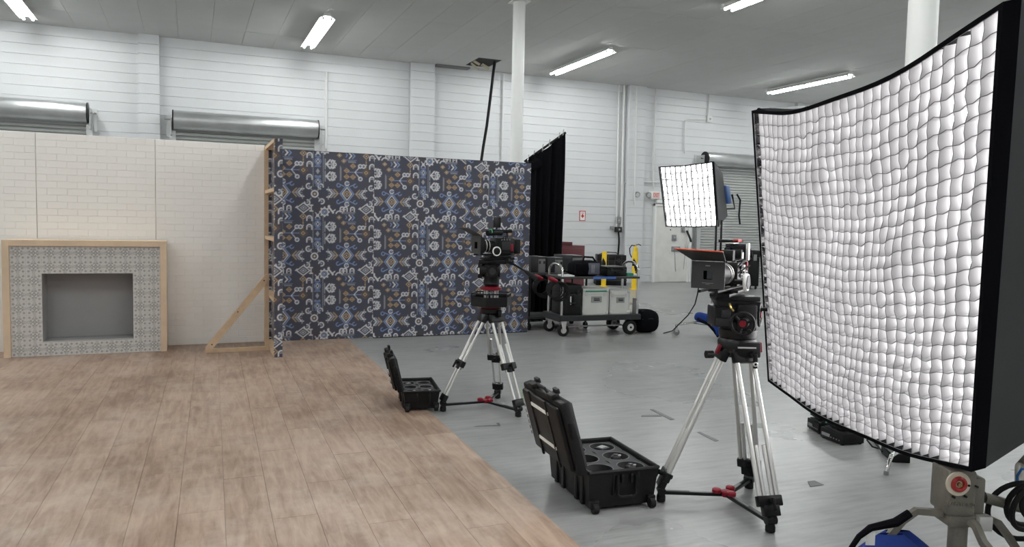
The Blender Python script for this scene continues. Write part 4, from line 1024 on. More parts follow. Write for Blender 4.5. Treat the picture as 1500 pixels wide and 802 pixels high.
mattebox(c1, M1, .135, .185, .085, .040, .200, (.030, .028), [(.18, -.085, .20), (.31, -.10, .262), (.31, .10, .262), (.18, .085, .20)], None)
ff = MB(); ff.lathe([(.012, 0), (.012, .02), (.036, .02), (.036, .042), (.03, .046), (.0, .046)], 24, M1 @ T(.055, .07, .075) @ rotm('X', -PI/2)); ff = ff.build('follow_focus', BLACKM, c1)
MB().lathe([(.030, .044), (.037, .040), (.040, .046), (.037, .052), (.030, .050)], 28, M1 @ T(.055, .07, .075) @ rotm('X', -PI/2), cap=False).build('marking_ring', WHITEM, ff)
hn = MB(); hn.path([M1 @ Vector(p) for p in ((-.10, 0, .185), (-.10, 0, .225), (-.07, 0, .238), (.03, 0, .238), (.03, 0, .185))], .008, 8); hn.cyl((-.14, 0, .240), (-.02, 0, .240), .014, n=12, M=M1); hn.build('top_handle', BLACKM, c1)
ev = MB(); ev.cyl((-.02, .045, .228), (.09, .06, .232), .026, n=18, M=M1); ev.cyl((.06, .055, .230), (.12, .065, .222), .030, .024, n=18, M=M1); ev = ev.build('viewfinder', BLACKM, c1)
MB().cyl((.085, .0595, .2318), (.092, .0605, .2321), .0275, n=18, M=M1).build('green_band', mat('green tape', (.05, .5, .2), .5), ev)
mo = MB().bx(-.012, .008, -.055, .055, .268, .358, M1, ch=.006).build('monitor', BLACKP, c1); MB().cyl((0, 0, .24), (0, 0, .27), .008, n=8, M=M1).build('monitor_arm', BLACKM, mo)
MB().path([M1 @ Vector(p) for p in ((-.05, .07, .17), (-.03, .10, .20), (.02, .09, .16), (.03, .075, .12))], .004, 6).build('loom_cable', RUBBER, c1)
MB().path([M1 @ Vector(p) for p in ((-.14, .05, .10), (-.17, .085, .06), (-.10, .08, .04))], .004, 6).build('loom_cable', RUBBER, c1)

# ---- camera rig near the large softbox
Pc2 = onz(1063, 737); f2_ = F(Pc2); P2_ = f2_.p
t2 = thing('tripod', 'silver tripod with black geared head beside the large softbox', 'tripod', Pc2, YAW)
feet2 = [f2_.w(onz(*p)) for p in ((968, 735), (1128, 780), (1097, 716))]
ctr2 = sum(feet2, Vector())/3; cy2 = ctr2.y*.6+.02
zz = lambda v, u=1078: P2_(u, v, cy2).z
xx = lambda u, v=470: P2_(u, v, cy2).x
cx2 = xx(1080, 505)
tripod(t2, (cx2, cy2, zz(503)), .085, feet2, .93, .050, .0125, .0105, P2_(1063, 737, 0.0), .05)
Tc = T(cx2, cy2, 0)
cw = MB(); cw.lathe([(.07, zz(522)), (.105, zz(514)), (.11, zz(500)), (.10, zz(495)), (.06, zz(493))], 24, Tc); cw.box((.035, -.085, zz(509)), (.13, .05, .085), Tc, ch=.01); cw.build('crown', BLACKM, t2)
for p, r_ in (((-.115, -.03, zz(511)), .35), ((.118, -.03, zz(507)), -.1)): MB().box((0, 0, 0), (.016, .035, .055), Tc @ T(*p) @ rotm('Y', r_), ch=.004).build('leg_lock_tab', RED, t2)
MB().box((.02, -.112, zz(505)), (.10, .008, .008), Tc).build('level_plate', ALU, t2)
lk = MB(); lk.cyl((cx2+.055, cy2-.10, zz(514)), (cx2+.055, cy2-.135, zz(514)), .016, n=14); lk.box((cx2+.062, cy2-.135, zz(523)), (.022, .018, .08), rotm('Y', 0), ch=.004); lk.build('crown_lever', BLACKM, t2)
MB().torus((cx2+.06, cy2-.147, zz(527)), (0, 1, 0), .010, .004, 16, 6).build('lever_eye', ALU, t2)
MB().cyl((cx2-.15, cy2-.05, zz(518)), (cx2-.19, cy2-.06, zz(518)), .022, n=12).build('leg_knob', BLACKM, t2)
gh = MB(); gh.lathe([(.10, zz(494)), (.105, zz(490)), (.105, zz(482)), (.095, zz(480)), (.095, zz(470))], 28, Tc)
gh.bx(xx(1041), xx(1078), cy2-.075, cy2+.09, zz(478), zz(448), ch=.012); gh.bx(xx(1072), xx(1101), cy2-.10, cy2+.09, zz(482), zz(444), ch=.012); gh = gh.build('geared_head', BLACKM, t2)
MB().bx(xx(1043), xx(1066), cy2-.085, cy2-.07, zz(476), zz(464), ch=.004).build('side_cover', DKGREY, gh)
MB().box((xx(1057), cy2-.08, zz(458)), (.05, .03, .05), ch=.008).build('gear_selector', DKGREY, gh)
MB().path([(xx(1061), cy2-.09, zz(443)), (xx(1062), cy2-.11, zz(449)), (xx(1066), cy2-.10, zz(453))], .006, 6).build('gold_pin', mat('brass pin', (.6, .45, .15), .3, .8), gh)
tl = MB(); tl.prism([(xx(1044), zz(440)), (xx(1108), zz(441)), (xx(1104), zz(453)), (xx(1050), zz(450))], -.06, .06, T(0, cy2, 0) @ RX); tl.build('tilt_cradle', BLACKM, gh, smooth=False)
for u in (1076, 1098): MB().cyl((xx(u), cy2-.061, zz(446.5)), (xx(u), cy2-.066, zz(446.5)), .006, n=10).build('cradle_bolt', ALU, gh)
MB().box((xx(1091), cy2-.064, zz(450)), (.05, .006, .008)).build('bright_edge', ALU, gh)
def handwheel(parent, c, ax, RR, nm='handwheel'):
    c = Vector(c); ax = Vector(ax).normalized(); a = ax.orthogonal().normalized(); b = ax.cross(a)
    m = MB(); m.torus(c, ax, RR, .0085, 32, 8)
    for k in range(3): dd = a*math.cos(k*2*PI/3+.6)+b*math.sin(k*2*PI/3+.6); m.cyl(c-ax*.012, c+dd*RR, .007, n=8)
    m.cyl(c-ax*.05, c+ax*.004, .016, n=14); m.cyl(c+b*RR*.86, c+b*RR*.86+ax*.045, .010, .012, n=10)
    o = m.build(nm, BLACKM, parent); MB().cyl(c+ax*.004, c+ax*.010, .018, n=18).build('wheel_hub', RED, o); return o
handwheel(gh, P2_(1088, 474.5, cy2-.17), (-.35, -1, 0), .060)
MB().cyl(P2_(1088, 474.5, cy2-.17), P2_(1091, 472, cy2-.08), .028, n=16).build('wheel_gearbox', BLACKM, gh)
handwheel(gh, P2_(1113, 462, cy2+.02), (1, -.45, 0), .060)
MB().cyl(P2_(1113, 462, cy2+.02), P2_(1098, 462, cy2+.04), .024, n=16).build('wheel_gearbox', BLACKM, gh)
MB().bx(xx(1043), xx(1107), cy2-.07, cy2+.07, zz(440), zz(433), ch=.005).build('top_plate', BLACKM, gh)
ztop2 = zz(433)
wp = f2_.l + f2_.x*xx(1065, 425) + f2_.y*cy2
c2 = thing('cinema_camera', 'black and red cinema camera with large matte box beside large softbox', 'camera', (wp.x, wp.y, ztop2), YAW)
M2 = camframe(0, 0, 0, 0, math.radians(60))
MB().bx(-.20, .16, -.055, .055, .0, .020, M2, ch=.004).build('dovetail_plate', BLACKM, c2)
MB().bx(-.16, .10, -.08, .085, .022, .036, M2, ch=.003).build('bridge_plate', BLACKM, c2)
for b in (-.045, .045): MB().cyl((-.16, b, .046), (.39, b, .046), .0085, n=10, M=M2).build('support_rod', BLACKM, c2)
bd = MB().bx(-.15, .04, -.065, .065, .055, .185, M2, ch=.008).build('body', BLACKM, c2)
MB().bx(-.12, -.01, .065, .072, .10, .155, M2, ch=.003).build('side_panel', GREYP, bd)
for k, (a_, z_, w_, h_, mm) in enumerate(((-.13, .165, .03, .045, RED), (-.13, .10, .025, .055, RED), (-.05, .135, .03, .02, ALU), (-.02, .16, .06, .015, DKGREY), (-.06, .165, .04, .012, ALU), (-.07, .105, .035, .02, WHITEM), (.0, .075, .05, .02, ALU), (-.10, .075, .03, .02, RED))):
    MB().box((a_, .072, z_), (w_, .012, h_), M2, ch=.002).build('port_cover', mm, bd)
for k in range(7): MB().cyl((-.11+k*.02, .070, .125+.012*math.sin(k*2.2)), (-.11+k*.02, .085, .125+.012*math.sin(k*2.2)), .006, n=10, M=M2).build('connector', ALU if k % 2 else BLACKM, bd)
MB().bx(-.245, -.155, -.06, .06, .05, .19, M2, ch=.012).build('battery', BLACKP, c2)
ln = MB().lathe([(.05, .0), (.05, .04), (.058, .045), (.058, .09), (.052, .095), (.052, .13), (.062, .14), (.062, .27)], 30, M2 @ T(.04, 0, .125) @ rotm('Y', PI/2)).build('lens', BLACKM, c2)
for d_ in (.06, .105): MB().lathe([(.0595, d_), (.061, d_+.001), (.0595, d_+.004)], 30, M2 @ T(.04, 0, .125) @ rotm('Y', PI/2), cap=False).build('focus_scale', ALU, ln)
mb2 = mattebox(c2, M2, .335, .395, .086, .062, .202, (.024, .023), [(.39, -.086, .205), (.50, -.150, .266), (.50, .098, .258), (.39, .086, .205)], mat('orange red edge', (.62, .09, .03), .5))
MB().bx(.402, .4025, -.014, .010, .178, .183, M2).build('mask_logo', GREYP, mb2, smooth=False)
for z_ in (.090, .084): MB().bx(.402, .4025, -.03+.004*(z_ < .087)*5, .030-.004*(z_ < .087)*5, z_, z_+.0022, M2).build('mask_print', GREYP, mb2, smooth=False)
MB().bx(.24, .285, .03, .095, .205, .262, M2, ch=.004).build('side_flag', BLACKP, c2)
ff = MB().lathe([(.014, 0), (.014, .05), (.036, .05), (.038, .075), (.0, .078)], 24, M2 @ T(.10, .065, .085) @ rotm('X', -PI/2)).build('follow_focus', BLACKM, c2)
MB().lathe([(.034, .058), (.046, .052), (.050, .060), (.046, .072), (.034, .070)], 30, M2 @ T(.10, .065, .085) @ rotm('X', -PI/2), cap=False).build('marking_ring', WHITEM, ff)
MB().lathe([(.052, .0), (.058, .004), (.058, .010), (.05, .012)], 28, M2 @ T(.20, .0, .125) @ rotm('Y', PI/2), cap=False).build('lens_gear', GREYP, ln)
hn = MB(); hn.path([M2 @ Vector(p) for p in ((-.12, 0, .185), (-.12, 0, .26), (.06, 0, .26), (.06, 0, .185))], .010, 8); hn.build('top_handle', BLACKM, c2)
mn = MB().bx(-.02, .0, -.02, .10, .205, .290, M2, ch=.006).build('monitor', DKGREY, c2)
MB().bx(-.026, .006, .095, .112, .200, .295, M2, ch=.004).build('monitor_frame', ALU, mn); MB().bx(.0, .003, -.01, .09, .215, .28, M2).build('screen', GLASS, mn, smooth=False)
MB().bx(-.02, .09, .0, .05, .29, .296, M2, ch=.002).build('white_bracket', ALU, c2)
rc_ = MB().box((.03, .06, .235), (.05, .05, .05), M2, ch=.006).build('wireless_receiver', BLACKM, c2); MB().box((.045, .088, .228), (.026, .006, .035), M2).build('receiver_label', WHITEM, rc_)
tr_ = MB().box((-.10, .05, .245), (.06, .06, .07), M2, ch=.006).build('transmitter', BLACKM, c2)
MB().lathe([(.016, 0), (.020, .002), (.020, .008), (.0, .010)], 18, M2 @ T(-.09, .081, .24) @ rotm('X', -PI/2)).build('fan_ring', ALU, tr_)
for a_, b_ in ((-.02, -.05), (.05, -.06)): MB().cyl((a_, b_, .24), (a_, b_, .42), .006, n=8, M=M2).build('antenna', BLACKP, c2)
MB().bx(-.13, .0, -.06, .05, .295, .312, M2, ch=.004).build('rain_plate', BLACKM, c2); MB().bx(-.08, -.0, .02, .052, .300, .314, M2, ch=.002).build('red_plate', REDP, c2)
for q_ in (((-.14, .06, .17), (-.16, .10, .20), (-.13, .09, .26), (-.10, .07, .27)), ((.02, .07, .07), (-.04, .11, .05), (-.12, .10, .06), (-.16, .07, .10)), ((-.08, .08, .15), (-.04, .11, .17), (.02, .09, .15), (.05, .07, .13)), ((.0, .05, .19), (.03, .09, .20), (.06, .08, .18), (.07, .05, .14))):
    MB().path([M2 @ Vector(p) for p in q_], .004, 6).build('loom_cable', RUBBER, c2)

# ------------------------------------------------------------------ lens cases
FOAM = mat('charcoal foam', (.035, .035, .038), .85)
def lens_case(label, FLp, FRp, L, H, lidang, lidt, tape, holes, with_label=False):
    x = (FRp-FLp); Wd = x.length; rz = math.atan2(x.y, x.x)
    t = thing('lens_case', label, 'equipment case', FLp, rz)
    # tapered body: shell of four walls and floor
    ta = .012; m = MB()
    bq = [(ta, ta, .02), (Wd-ta, ta, .02), (Wd-ta, L-ta, .02), (ta, L-ta, .02)]; tq = [(-.006, -.006, H), (Wd+.006, -.006, H), (Wd+.006, L+.006, H), (-.006, L+.006, H)]
    for k in range(4):
        q4 = [Vector(bq[k]), Vector(bq[(k+1) % 4]), Vector(tq[(k+1) % 4]), Vector(tq[k])]; m.slab(q4, -.012)
    m.slab([Vector(p) for p in bq], .01)
    body = m.build('case_body', BLACKP, t, smooth=False)
    rm = MB(); r_ = .010
    for a, b in ((0, 1), (1, 2), (2, 3), (3, 0)): rm.cyl(Vector(tq[a]), Vector(tq[b]), r_, n=8)
    rm.build('rim', BLACKP, t)
    # vertical ribs on the sides
    for yy in (.16, .30, .62, .80): MB().box((.004, yy*L, H*.5), (.018, .035, H*.82), None, ch=.005).build('side_rib', BLACKP, body)
    for xx_ in (.36, .72): MB().box((xx_*Wd, .002, H*.66), (.018, .018, H*.55), None, ch=.005).build('front_rib', BLACKP, body)
    # pull handle and wheels
    if with_label:
        MB().path([(Wd*.40, -.012, H*.88), (Wd*.40, -.018, H*.42), (Wd*.44, -.02, H*.36), (Wd*.64, -.02, H*.36), (Wd*.68, -.018, H*.42), (Wd*.68, -.012, H*.88)], .008, 8).build('pull_handle', BLACKP, t)
        for k in (.47, .61): MB().box((Wd*k, -.012, H*.8), (.016, .012, .05), None, ch=.003).build('handle_clip', BLACKP, t)
    for k in (.08, .92):
        MB().box((Wd*k, .004, .045), (.05, .04, .05), None, ch=.008).build('wheel_housing', BLACKP, t); MB().cyl((Wd*k-.015, -.012, .028), (Wd*k+.015, -.012, .028), .028, n=18).build('wheel', RUBBER, t)
    for k in (.12, .88): MB().box((Wd*k, L-.04, .011), (.04, .03, .022)).build('foot', RUBBER, t)
    # foam with round wells
    zf = H-.016; fm_ = MB(); wells = []
    nx, ny = 2, 3; x0, y0, x1, y1 = .012, .012, Wd-.012, L-.012; cw, chh = (x1-x0)/nx, (y1-y0)/ny; rr = min(cw, chh)*.40; N = 24
    for i in range(nx):
        for j in range(ny):
            cx0, cy0 = x0+(i+.5)*cw, y0+(j+.5)*chh; wells.append((cx0, cy0))
            vs = []
            for k in range(N):
                a = 2*PI*k/N; c_, s_ = math.cos(a), math.sin(a); q = 1/max(abs(c_)/(cw/2), abs(s_)/(chh/2))
                vs += [(cx0+c_*q, cy0+s_*q, zf), (cx0+c_*rr, cy0+s_*rr, zf), (cx0+c_*rr, cy0+s_*rr, zf-.11)]
            fs = []
            for k in range(N): a, b = 3*k, 3*((k+1) % N); fs += [(a, b, b+1, a+1), (a+1, b+1, b+2, a+2)]
            fs.append(tuple(3*k+2 for k in range(N))); fm_.add(vs, fs)
    fm_.build('foam_insert', FOAM, t, fix=False)
    for (cx0, cy0) in wells: MB().torus((cx0, cy0, zf), (0, 0, 1), rr+.004, .0012, 28, 4).build('well_outline', GREYP, t)
    # lid
    ca, sa = math.cos(lidang), math.sin(lidang)
    u = Vector((ca, 0, sa)); nn = Vector((-sa, 0, ca)); 
    if nn.x > 0: nn = -nn
    Ml = basis(Vector((-.012, 0, H+.004)), u, Vector((0, 1, 0)), nn)          # x: away from the hinge, y: along hinge, z: outer side
    sh = MB(); sh.box((Wd*.5, L/2, lidt*.35), (Wd+.01, L+.012, lidt*.7), Ml, ch=.012); sh.box((Wd*.5, L/2, lidt*.8), (Wd*.9, L*.94, lidt*.42), Ml, ch=.018); lid = sh.build('lid', BLACKP, t)
    for k in (.30, .74): MB().box((Wd*.5, L*k, lidt*1.02), (Wd*.96, .022, .012), Ml, ch=.004).build('lid_rib', BLACKP, lid)
    for (w0, l0, l1) in tape: MB().box((Wd*w0, L*(l0+l1)/2, lidt*1.02+.0015), (.020, L*(l1-l0), .006), Ml).build('label_strip', mat('label tape', (.85, .82, .78), .5), lid, smooth=False)
    for k in (.25, .75):
        lt = MB(); lt.box((Wd+.014, L*k, lidt*.45), (.03, .075, .05), Ml, ch=.006); lt.box((Wd+.034, L*k, lidt*.15), (.03, .06, .022), Ml @ rotm('Y', .0), ch=.005); lt.build('latch', BLACKP, lid)
    MB().box((Wd*.62, -.008, lidt*.3), (.09, .02, .03), Ml, ch=.006).build('end_latch', BLACKP, lid)
    MB().path([Ml @ Vector((Wd+.012, L*.36, lidt*.5)), Ml @ Vector((Wd+.04, L*.40, lidt*.55)), Ml @ Vector((Wd+.04, L*.60, lidt*.55)), Ml @ Vector((Wd+.012, L*.64, lidt*.5))], .009, 8).build('carry_handle', BLACKP, lid)
    if with_label:
        for k in range(9): MB().box((Wd*(.95-.085*k), L*.965, lidt*1.0+.004), (.020, .010, .003), Ml @ T(0, 0, 0)).build('edge_lettering', mat('green lettering', (.3, .6, .2), .5) if k < 3 else GREYP, lid, smooth=False)
    fo = MB(); fo.box((Wd*.5, L/2, -.006), (Wd*.92, L*.94, .02), Ml, ch=.006); fo.build('lid_foam', FOAM, lid)
    M_ = Matrix.Translation(FLp) @ Matrix.Rotation(rz, 4, 'Z')
    return t, M_, wells, zf, rr
def lens_in(label, M_, c, z0, r, tilt=0.0, kind=0, rz=0):
    t = thing('cine_lens', label, 'lens', M_ @ Vector((c[0], c[1], z0)), rz)
    MB().lathe([(r*.9, 0), (r, .01), (r, .05), (r*.92, .055), (r*.92, .085)], 20).build('barrel', BLACKM, t)
    if kind == 0:
        MB().lathe([(r*.70, .085), (r*.62, .105), (r*.34, .115), (r*.34, .118), (0, .119)], 20).build('rear_cap', DKGREY, t); MB().box((r*.35, -r*.25, .113), (.022, .012, .006)).build('cap_highlight', ALU, t)  # small bright metal piece set on the cap as a painted-in highlight
    else:
        MB().box((0, 0, .095), (r*1.5, r*1.2, .022), rotm('Z', .4), ch=.004).build('cap_strap', DKGREY, t); MB().box((0, 0, .108), (r*1.1, r*.8, .004), rotm('Z', .4)).build('cap_plate', GREYP, t, smooth=False)
FL2, FR2 = onz(862, 753), onz(957, 742)
w2 = FL2+(FR2-FL2).normalized()*.415
ca2, M_2, wl2, zf2, rr2 = lens_case('open black lens case beside the silver tripod with geared head', FL2, w2, .58, .225, math.radians(106), .085, ((.80, .28, .74), (.30, .28, .74)), 6, True)
lens_in('upright cine lens in front well of the nearer lens case', M_2, wl2[3], zf2-.108, rr2*.62)
lens_in('upright cine lens in middle well of the nearer lens case', M_2, wl2[4], zf2-.108, rr2*.62)
lens_in('strapped cine lens in rear well of the nearer lens case', M_2, wl2[5], zf2-.108, rr2*.70, kind=1)
FL1, FR1 = onz(592, 606), onz(641.5, 604)
FL1.z = FR1.z = .0128
w1 = FL1+(FR1-FL1).normalized()*.285
ca1, M_1, wl1, zf1, rr1 = lens_case('open black lens case at the edge of the wood floor', FL1, w1, .50, .165, math.radians(104), .06, ((.45, .30, .72), (.20, .30, .72)), 6)
lens_in('upright cine lens in front right well of the farther lens case', M_1, wl1[3], zf1-.108, rr1*.6)
lens_in('cine lens in front left well of the farther lens case', M_1, wl1[0], zf1-.108, rr1*.6)
lens_in('strapped cine lens in rear left well of the farther lens case', M_1, wl1[2], zf1-.108, rr1*.7, kind=1)

# ------------------------------------------------------------------ black curtain
cyy = 11.1
A_ = ony(773, 236, cyy); B_ = ony(828, 196, cyy)
cu = thing('black_curtain', 'black cloth hung from a sloping pipe beside the navy wallpaper wall', 'curtain', (A_.x, cyy, 0))
wB = B_-A_
def cf(u, v):
    topz = A_.z+wB.z*u+.04*math.sin(9*u)*(1-u)-.0; x = wB.x*u
    fold = .045*math.sin(5.2*2*PI*u*(.9+.1*v)+.8*math.sin(3*v))*(.25+.75*v**.5)+.02*math.sin(17*u+2)
    return Vector((x+.03*v*math.sin(6*u), fold-.05*v, topz*(1-v)+.015*v))
MB().grid(cf, 70, 24).build('cloth', BLACKF, cu, ang=85)
MB().path([(-.04, .03, A_.z-.01), (wB.x+.02, .03, B_.z+.02)], .02, 8).build('pipe', BLACKM, cu)
MB().path([(.02, .08, 0.02), (.02, .08, A_.z+.03)], .02, 8).build('upright_pole', BLACKM, cu)
MB().bx(-.25, .29, -.1, .26, 0, .02).build('pole_base', BLACKM, cu)
pillow(MB(), (.10, -.03, A_.z-.06), .13, .05, .08, M=rotm('Y', -.5)).build('gathered_cloth', BLACKF, cu, ang=85)
for k in (.02, .17, .40, .58, .84, .95):
    z = A_.z+wB.z*k
    MB().path([(wB.x*k-.012, 0, z-.03), (wB.x*k, 0, z+.07), (wB.x*k+.006, 0, z+.09)], .006, 6).build('spring_clip', CHROME, cu)

# ------------------------------------------------------------------ equipment cart
Cw = onz(827, 494); rzc = -.05
fc = F((Cw.x, Cw.y, 0), rzc); Pq = fc.p
ct = thing('equipment_cart', 'two-shelf equipment cart with silver hoop handles and rubber wheels', 'cart', fc.l, rzc)
CD = .62
x0 = Pq(823, 465).x; x1 = Pq(938, 465).x; zp = Pq(870, 462).z; zl = Pq(870, 468).z
CARTB = mat('black deck', (.03, .03, .032), .5)
MB().bx(x0-.02, x1, .0, CD, zl, zp, ch=.006).build('deck', CARTB, ct)
fr = MB(); fr.bx(x0-.02, x1, -.012, .0, zl-.02, zp-.005); fr.bx(x0-.03, x0-.02, 0, CD, zl-.03, zp); fr.build('deck_edge', DKGREY, ct, smooth=False)
zs = Pq(870, 406).z
sh0, sh1 = Pq(822, 406).x, Pq(938.5, 406).x
MB().bx(sh0, sh1, .02, CD-.06, zs-.03, zs, ch=.004).build('top_shelf', CARTB, ct)
MB().bx(Pq(870, 407).x, Pq(903, 407).x, .012, .021, zs-.03, zs-.003).build('blue_tape', mat('blue tape', (.03, .12, .5), .5), ct, smooth=False)
zh = Pq(815, 388).z
def hoop(x, r, zt, name='hoop_handle', m=CHROME, ya=.05, yb=CD-.10):
    pts = [(x, ya, zp)]; yc = (ya+yb)/2; hw = (yb-ya)/2
    pts += [(x, yc-hw*math.cos(a), zt-hw*.45+hw*.45*math.sin(a)) for a in np.linspace(0, PI, 13)] + [(x, yb, zp)]
    return MB().path(pts, r, 10).build(name, m, ct)
hoop(x0+.015, .019, zh); hoop(x1-.03, .019, Pq(925, 385).z+.0)
def wheel(x, y, r, w, lab, fork):
    o = MB().lathe([(r*.45, -w/2), (r*.9, -w/2), (r, -w*.3), (r, w*.3), (r*.9, w/2), (r*.45, w/2)], 26, T(x, y, r) @ rotm('X', PI/2)).build('wheel', RUBBER, ct)
    MB().lathe([(0, -w*.52), (r*.5, -w*.5), (r*.5, w*.5), (0, w*.52)], 20, T(x, y, r) @ rotm('X', PI/2)).build('hub', ALU, o)
    MB().cyl((x, y-w*.55, r), (x, y-w*.62, r), r*.16, n=10).build('hub_cap', DKGREY, o)
    f_ = MB()
    if fork:
        for s in (-1, 1): f_.prism([(x-.02, r-.02), (x+.02, r-.02), (x+.035, zl), (x-.05, zl)], y+s*(w*.5+.012)-.003, y+s*(w*.5+.012)+.003, Matrix(((1, 0, 0, 0), (0, 0, 1, 0), (0, 1, 0, 0), (0, 0, 0, 1))))
        f_.bx(x-.06, x+.06, y-w*.9, y+w*.9, zl-.012, zl)
    else: f_.bx(x-.03, x+.03, y+w*.4, y+w*1.2, r, zl)
    f_.build('fork', ALU if fork else GREYP, ct, smooth=False)
xw = Pq(924.5, 479).x
wheel(Pq(827, 484).x, .05, .085, .045, '', True); wheel(Pq(827, 484).x, CD-.06, .085, .045, '', True)
wheel(xw, .05, .105, .075, '', False); wheel(xw, CD-.06, .105, .075, '', False)
MB().cyl((xw, .05, .105), (xw, CD-.06, .105), .012).build('axle', GREYP, ct)
MB().bx(x0+.15, xw-.1, .1, .13, .12, .14).build('under_bar', GREYP, ct, smooth=False)
MB().bx(x1-.05, x1-.01, .04, .16, zp, zp+.22, ch=.006).build('corner_bracket', GREYP, ct)
def onct(name, label, cat, u, v_dummy, z, dy, group=None):
    p = fc.l + fc.x*Pq(u, 440, dy).x + fc.y*dy; return thing(name, label, cat, (p.x, p.y, z), rzc, group)
def flight_case(label, u0, u1, zt, dy, D, stripe):
    x_0, x_1 = Pq(u0, 445, dy).x, Pq(u1, 445, dy).x; w = x_1-x_0; h = zt-zp
    p = fc.l+fc.x*x_0+fc.y*dy; t = thing('silver_flight_case', label, 'equipment case', (p.x, p.y, zp), rzc)
    MB().bx(.006, w-.006, .006, D-.006, 0, h*.78).build('case_body', SILVERC, t, smooth=False); MB().bx(.006, w-.006, .006, D-.006, h*.785, h).build('case_lid', SILVERC, t, smooth=False)
    ed = MB()
    for xa in (0, w-.022):
        for ya in (0, D-.022): ed.bx(xa, xa+.022, ya, ya+.022, 0, h)
    for za in (0, h-.02, h*.76): ed.bx(0, w, -.001, .014, za, za+.02)
    for za in (0, h-.02): ed.bx(0, .014, 0, D, za, za+.02); ed.bx(w-.014, w, 0, D, za, za+.02)
    ed.build('edge_extrusion', ALU, t, smooth=False)
    for xa in (.02, w-.02):
        for za in (.025, h-.025): pillow(MB(), (xa, .004, za), .022, .012, .022).build('ball_corner', ALU, t, ang=85)
    hd = MB(); hd.bx(w*.34, w*.72, -.008, .004, h*.47, h*.70); hd = hd.build('handle_dish', mat('worn handle dish', (.33, .33, .32), .4, .5), t, smooth=False); MB().bx(w*.42, w*.64, -.010, -.004, h*.54, h*.64).build('dish_recess', BLACKM, hd, smooth=False); MB().path([(w*.42, -.012, h*.57), (w*.43, -.022, h*.60), (w*.63, -.022, h*.60), (w*.64, -.012, h*.57)], .007, 6).build('handle_grip', GREYP, hd)
    for xa in (w*.15, w*.85): MB().bx(xa-.02, xa+.02, -.006, .004, h*.72, h*.86).build('latch', ALU, t, smooth=False)
    if stripe: MB().bx(w*.10, w*.95, -.004, .005, h*.87, h*.92).build('green_stripe', mat('green tape strip', (.02, .22, .13), .5), t, smooth=False)
    return t, x_0, w, h
zt = Pq(870, 423.5).z
flight_case('silver flight case with green stripe on the cart', 853.5, 891.5, zt, .04, .46, True)
flight_case('plain silver flight case at the cart end', 893, 922.5, Pq(905, 425.5).z, .04, .46, False)
def black_case(label, u0, u1, dy, D, z0, z1, name='black_hard_case'):
    x_0, x_1 = Pq(u0, 440, dy).x, Pq(u1, 440, dy).x; w = x_1-x_0; h = z1-z0
    p = fc.l+fc.x*x_0+fc.y*dy; t = thing(name, label, 'equipment case', (p.x, p.y, z0), rzc)
    MB().bx(0, w, 0, D, 0, h*.72, ch=.012).build('case_body', BLACKP, t); MB().bx(-.004, w+.004, -.004, D+.004, h*.72, h, ch=.012).build('case_lid', BLACKP, t)
    for k in (.2, .8): MB().bx(w*k-.02, w*k+.02, -.012, .0, h*.6, h*.82, ch=.003).build('latch', BLACKM, t)
    MB().path([(w*.38, -.004, h*.42), (w*.38, -.028, h*.40), (w*.62, -.028, h*.40), (w*.62, -.004, h*.42)], .009, 8).build('handle', BLACKM, t)
    return t, w, h
bc1, w_, h_ = black_case('tall black case on the cart beside silver flight cases', 825, 851.5, .04, .42, zp, Pq(838, 418).z)
MB().bx(w_*.38, w_*.44, -.006, -.001, h_*.35, h_*.62).build('white_strip', WHITEM, bc1, smooth=False)
MB().bx(w_*.55, w_*.96, -.02, -.0, h_*.30, h_*.68, ch=.004).build('side_pocket', BLACKM, bc1)
# duffel on the shelf
x_0, x_1 = Pq(843, 400).x, Pq(887.5, 400).x; pd = fc.l+fc.x*((x_0+x_1)/2)+fc.y*.22
du = thing('camera_bag', 'black duffel camera bag with grey end panel on the cart shelf', 'bag', (pd.x, pd.y, zs), rzc); hw = (x_1-x_0)/2; hh = Pq(865, 383).z-zs
pillow(MB(), (0, 0, hh*.5), hw, .16, hh*.52).build('bag_body', BLACKF, du, ang=85)
MB().box((hw*.35, -.150, hh*.5), (hw*.75, .02, hh*.72), rotm('Z', 0), ch=.012).build('front_pocket', mat('slate fabric', (.07, .075, .10), .6), du)
for dx in (.2, .32): MB().box((hw*dx, -.162, hh*.5), (.012, .004, hh*.5), T(0, 0, 0) @ rotm('Y', 0)).build('pale_stripe', GREYP, du, smooth=False)
MB().path([(-hw*.25, -.08, hh*.95), (-.05, -.1, hh*1.25), (hw*.35, -.1, hh*1.22), (hw*.6, -.08, hh*.92)], .014, 8).build('carry_handle', BLACKF, du)
MB().box((-hw*.62, -.13, hh*.48), (hw*.5, .06, hh*.7), None, ch=.02).build('end_pocket', BLACKF, du)
lc, w_, h_ = black_case('low black case on the cart shelf end', 888.5, 916.5, .10, .34, zs, Pq(900, 391.5).z)
gw = onct('paper_packet', 'green and white paper packet on the cart shelf', 'packet', 926, 0, zs, .10)
MB().bx(-.09, .10, 0, .2, 0, .03, ch=.003).build('white_pack', WHITEM, gw); MB().bx(-.09, .01, -.003, .16, .004, .045, ch=.003).build('green_pack', mat('green card', (.03, .30, .18), .5), gw)
tl_ = onct('white_tray', 'flat white tray on the cart shelf near the hoop handle', 'tray', 835, 0, zs, .05)
MB().bx(-.10, .06, 0, .22, 0, .022, ch=.004).build('tray', WHITEM, tl_)
rd = onct('clamp_pile', 'pile of black grip clamps behind the white tray', 'clamps', 830, 0, zs, .36)
for k in range(2): MB().path([(-.10+.07*k, .0, .02), (-.06+.07*k, .01, .07), (.0+.06*k, -.01, .05), (.05+.05*k, 0, .02)], .015, 6).build('clamp', BLACKM, rd)
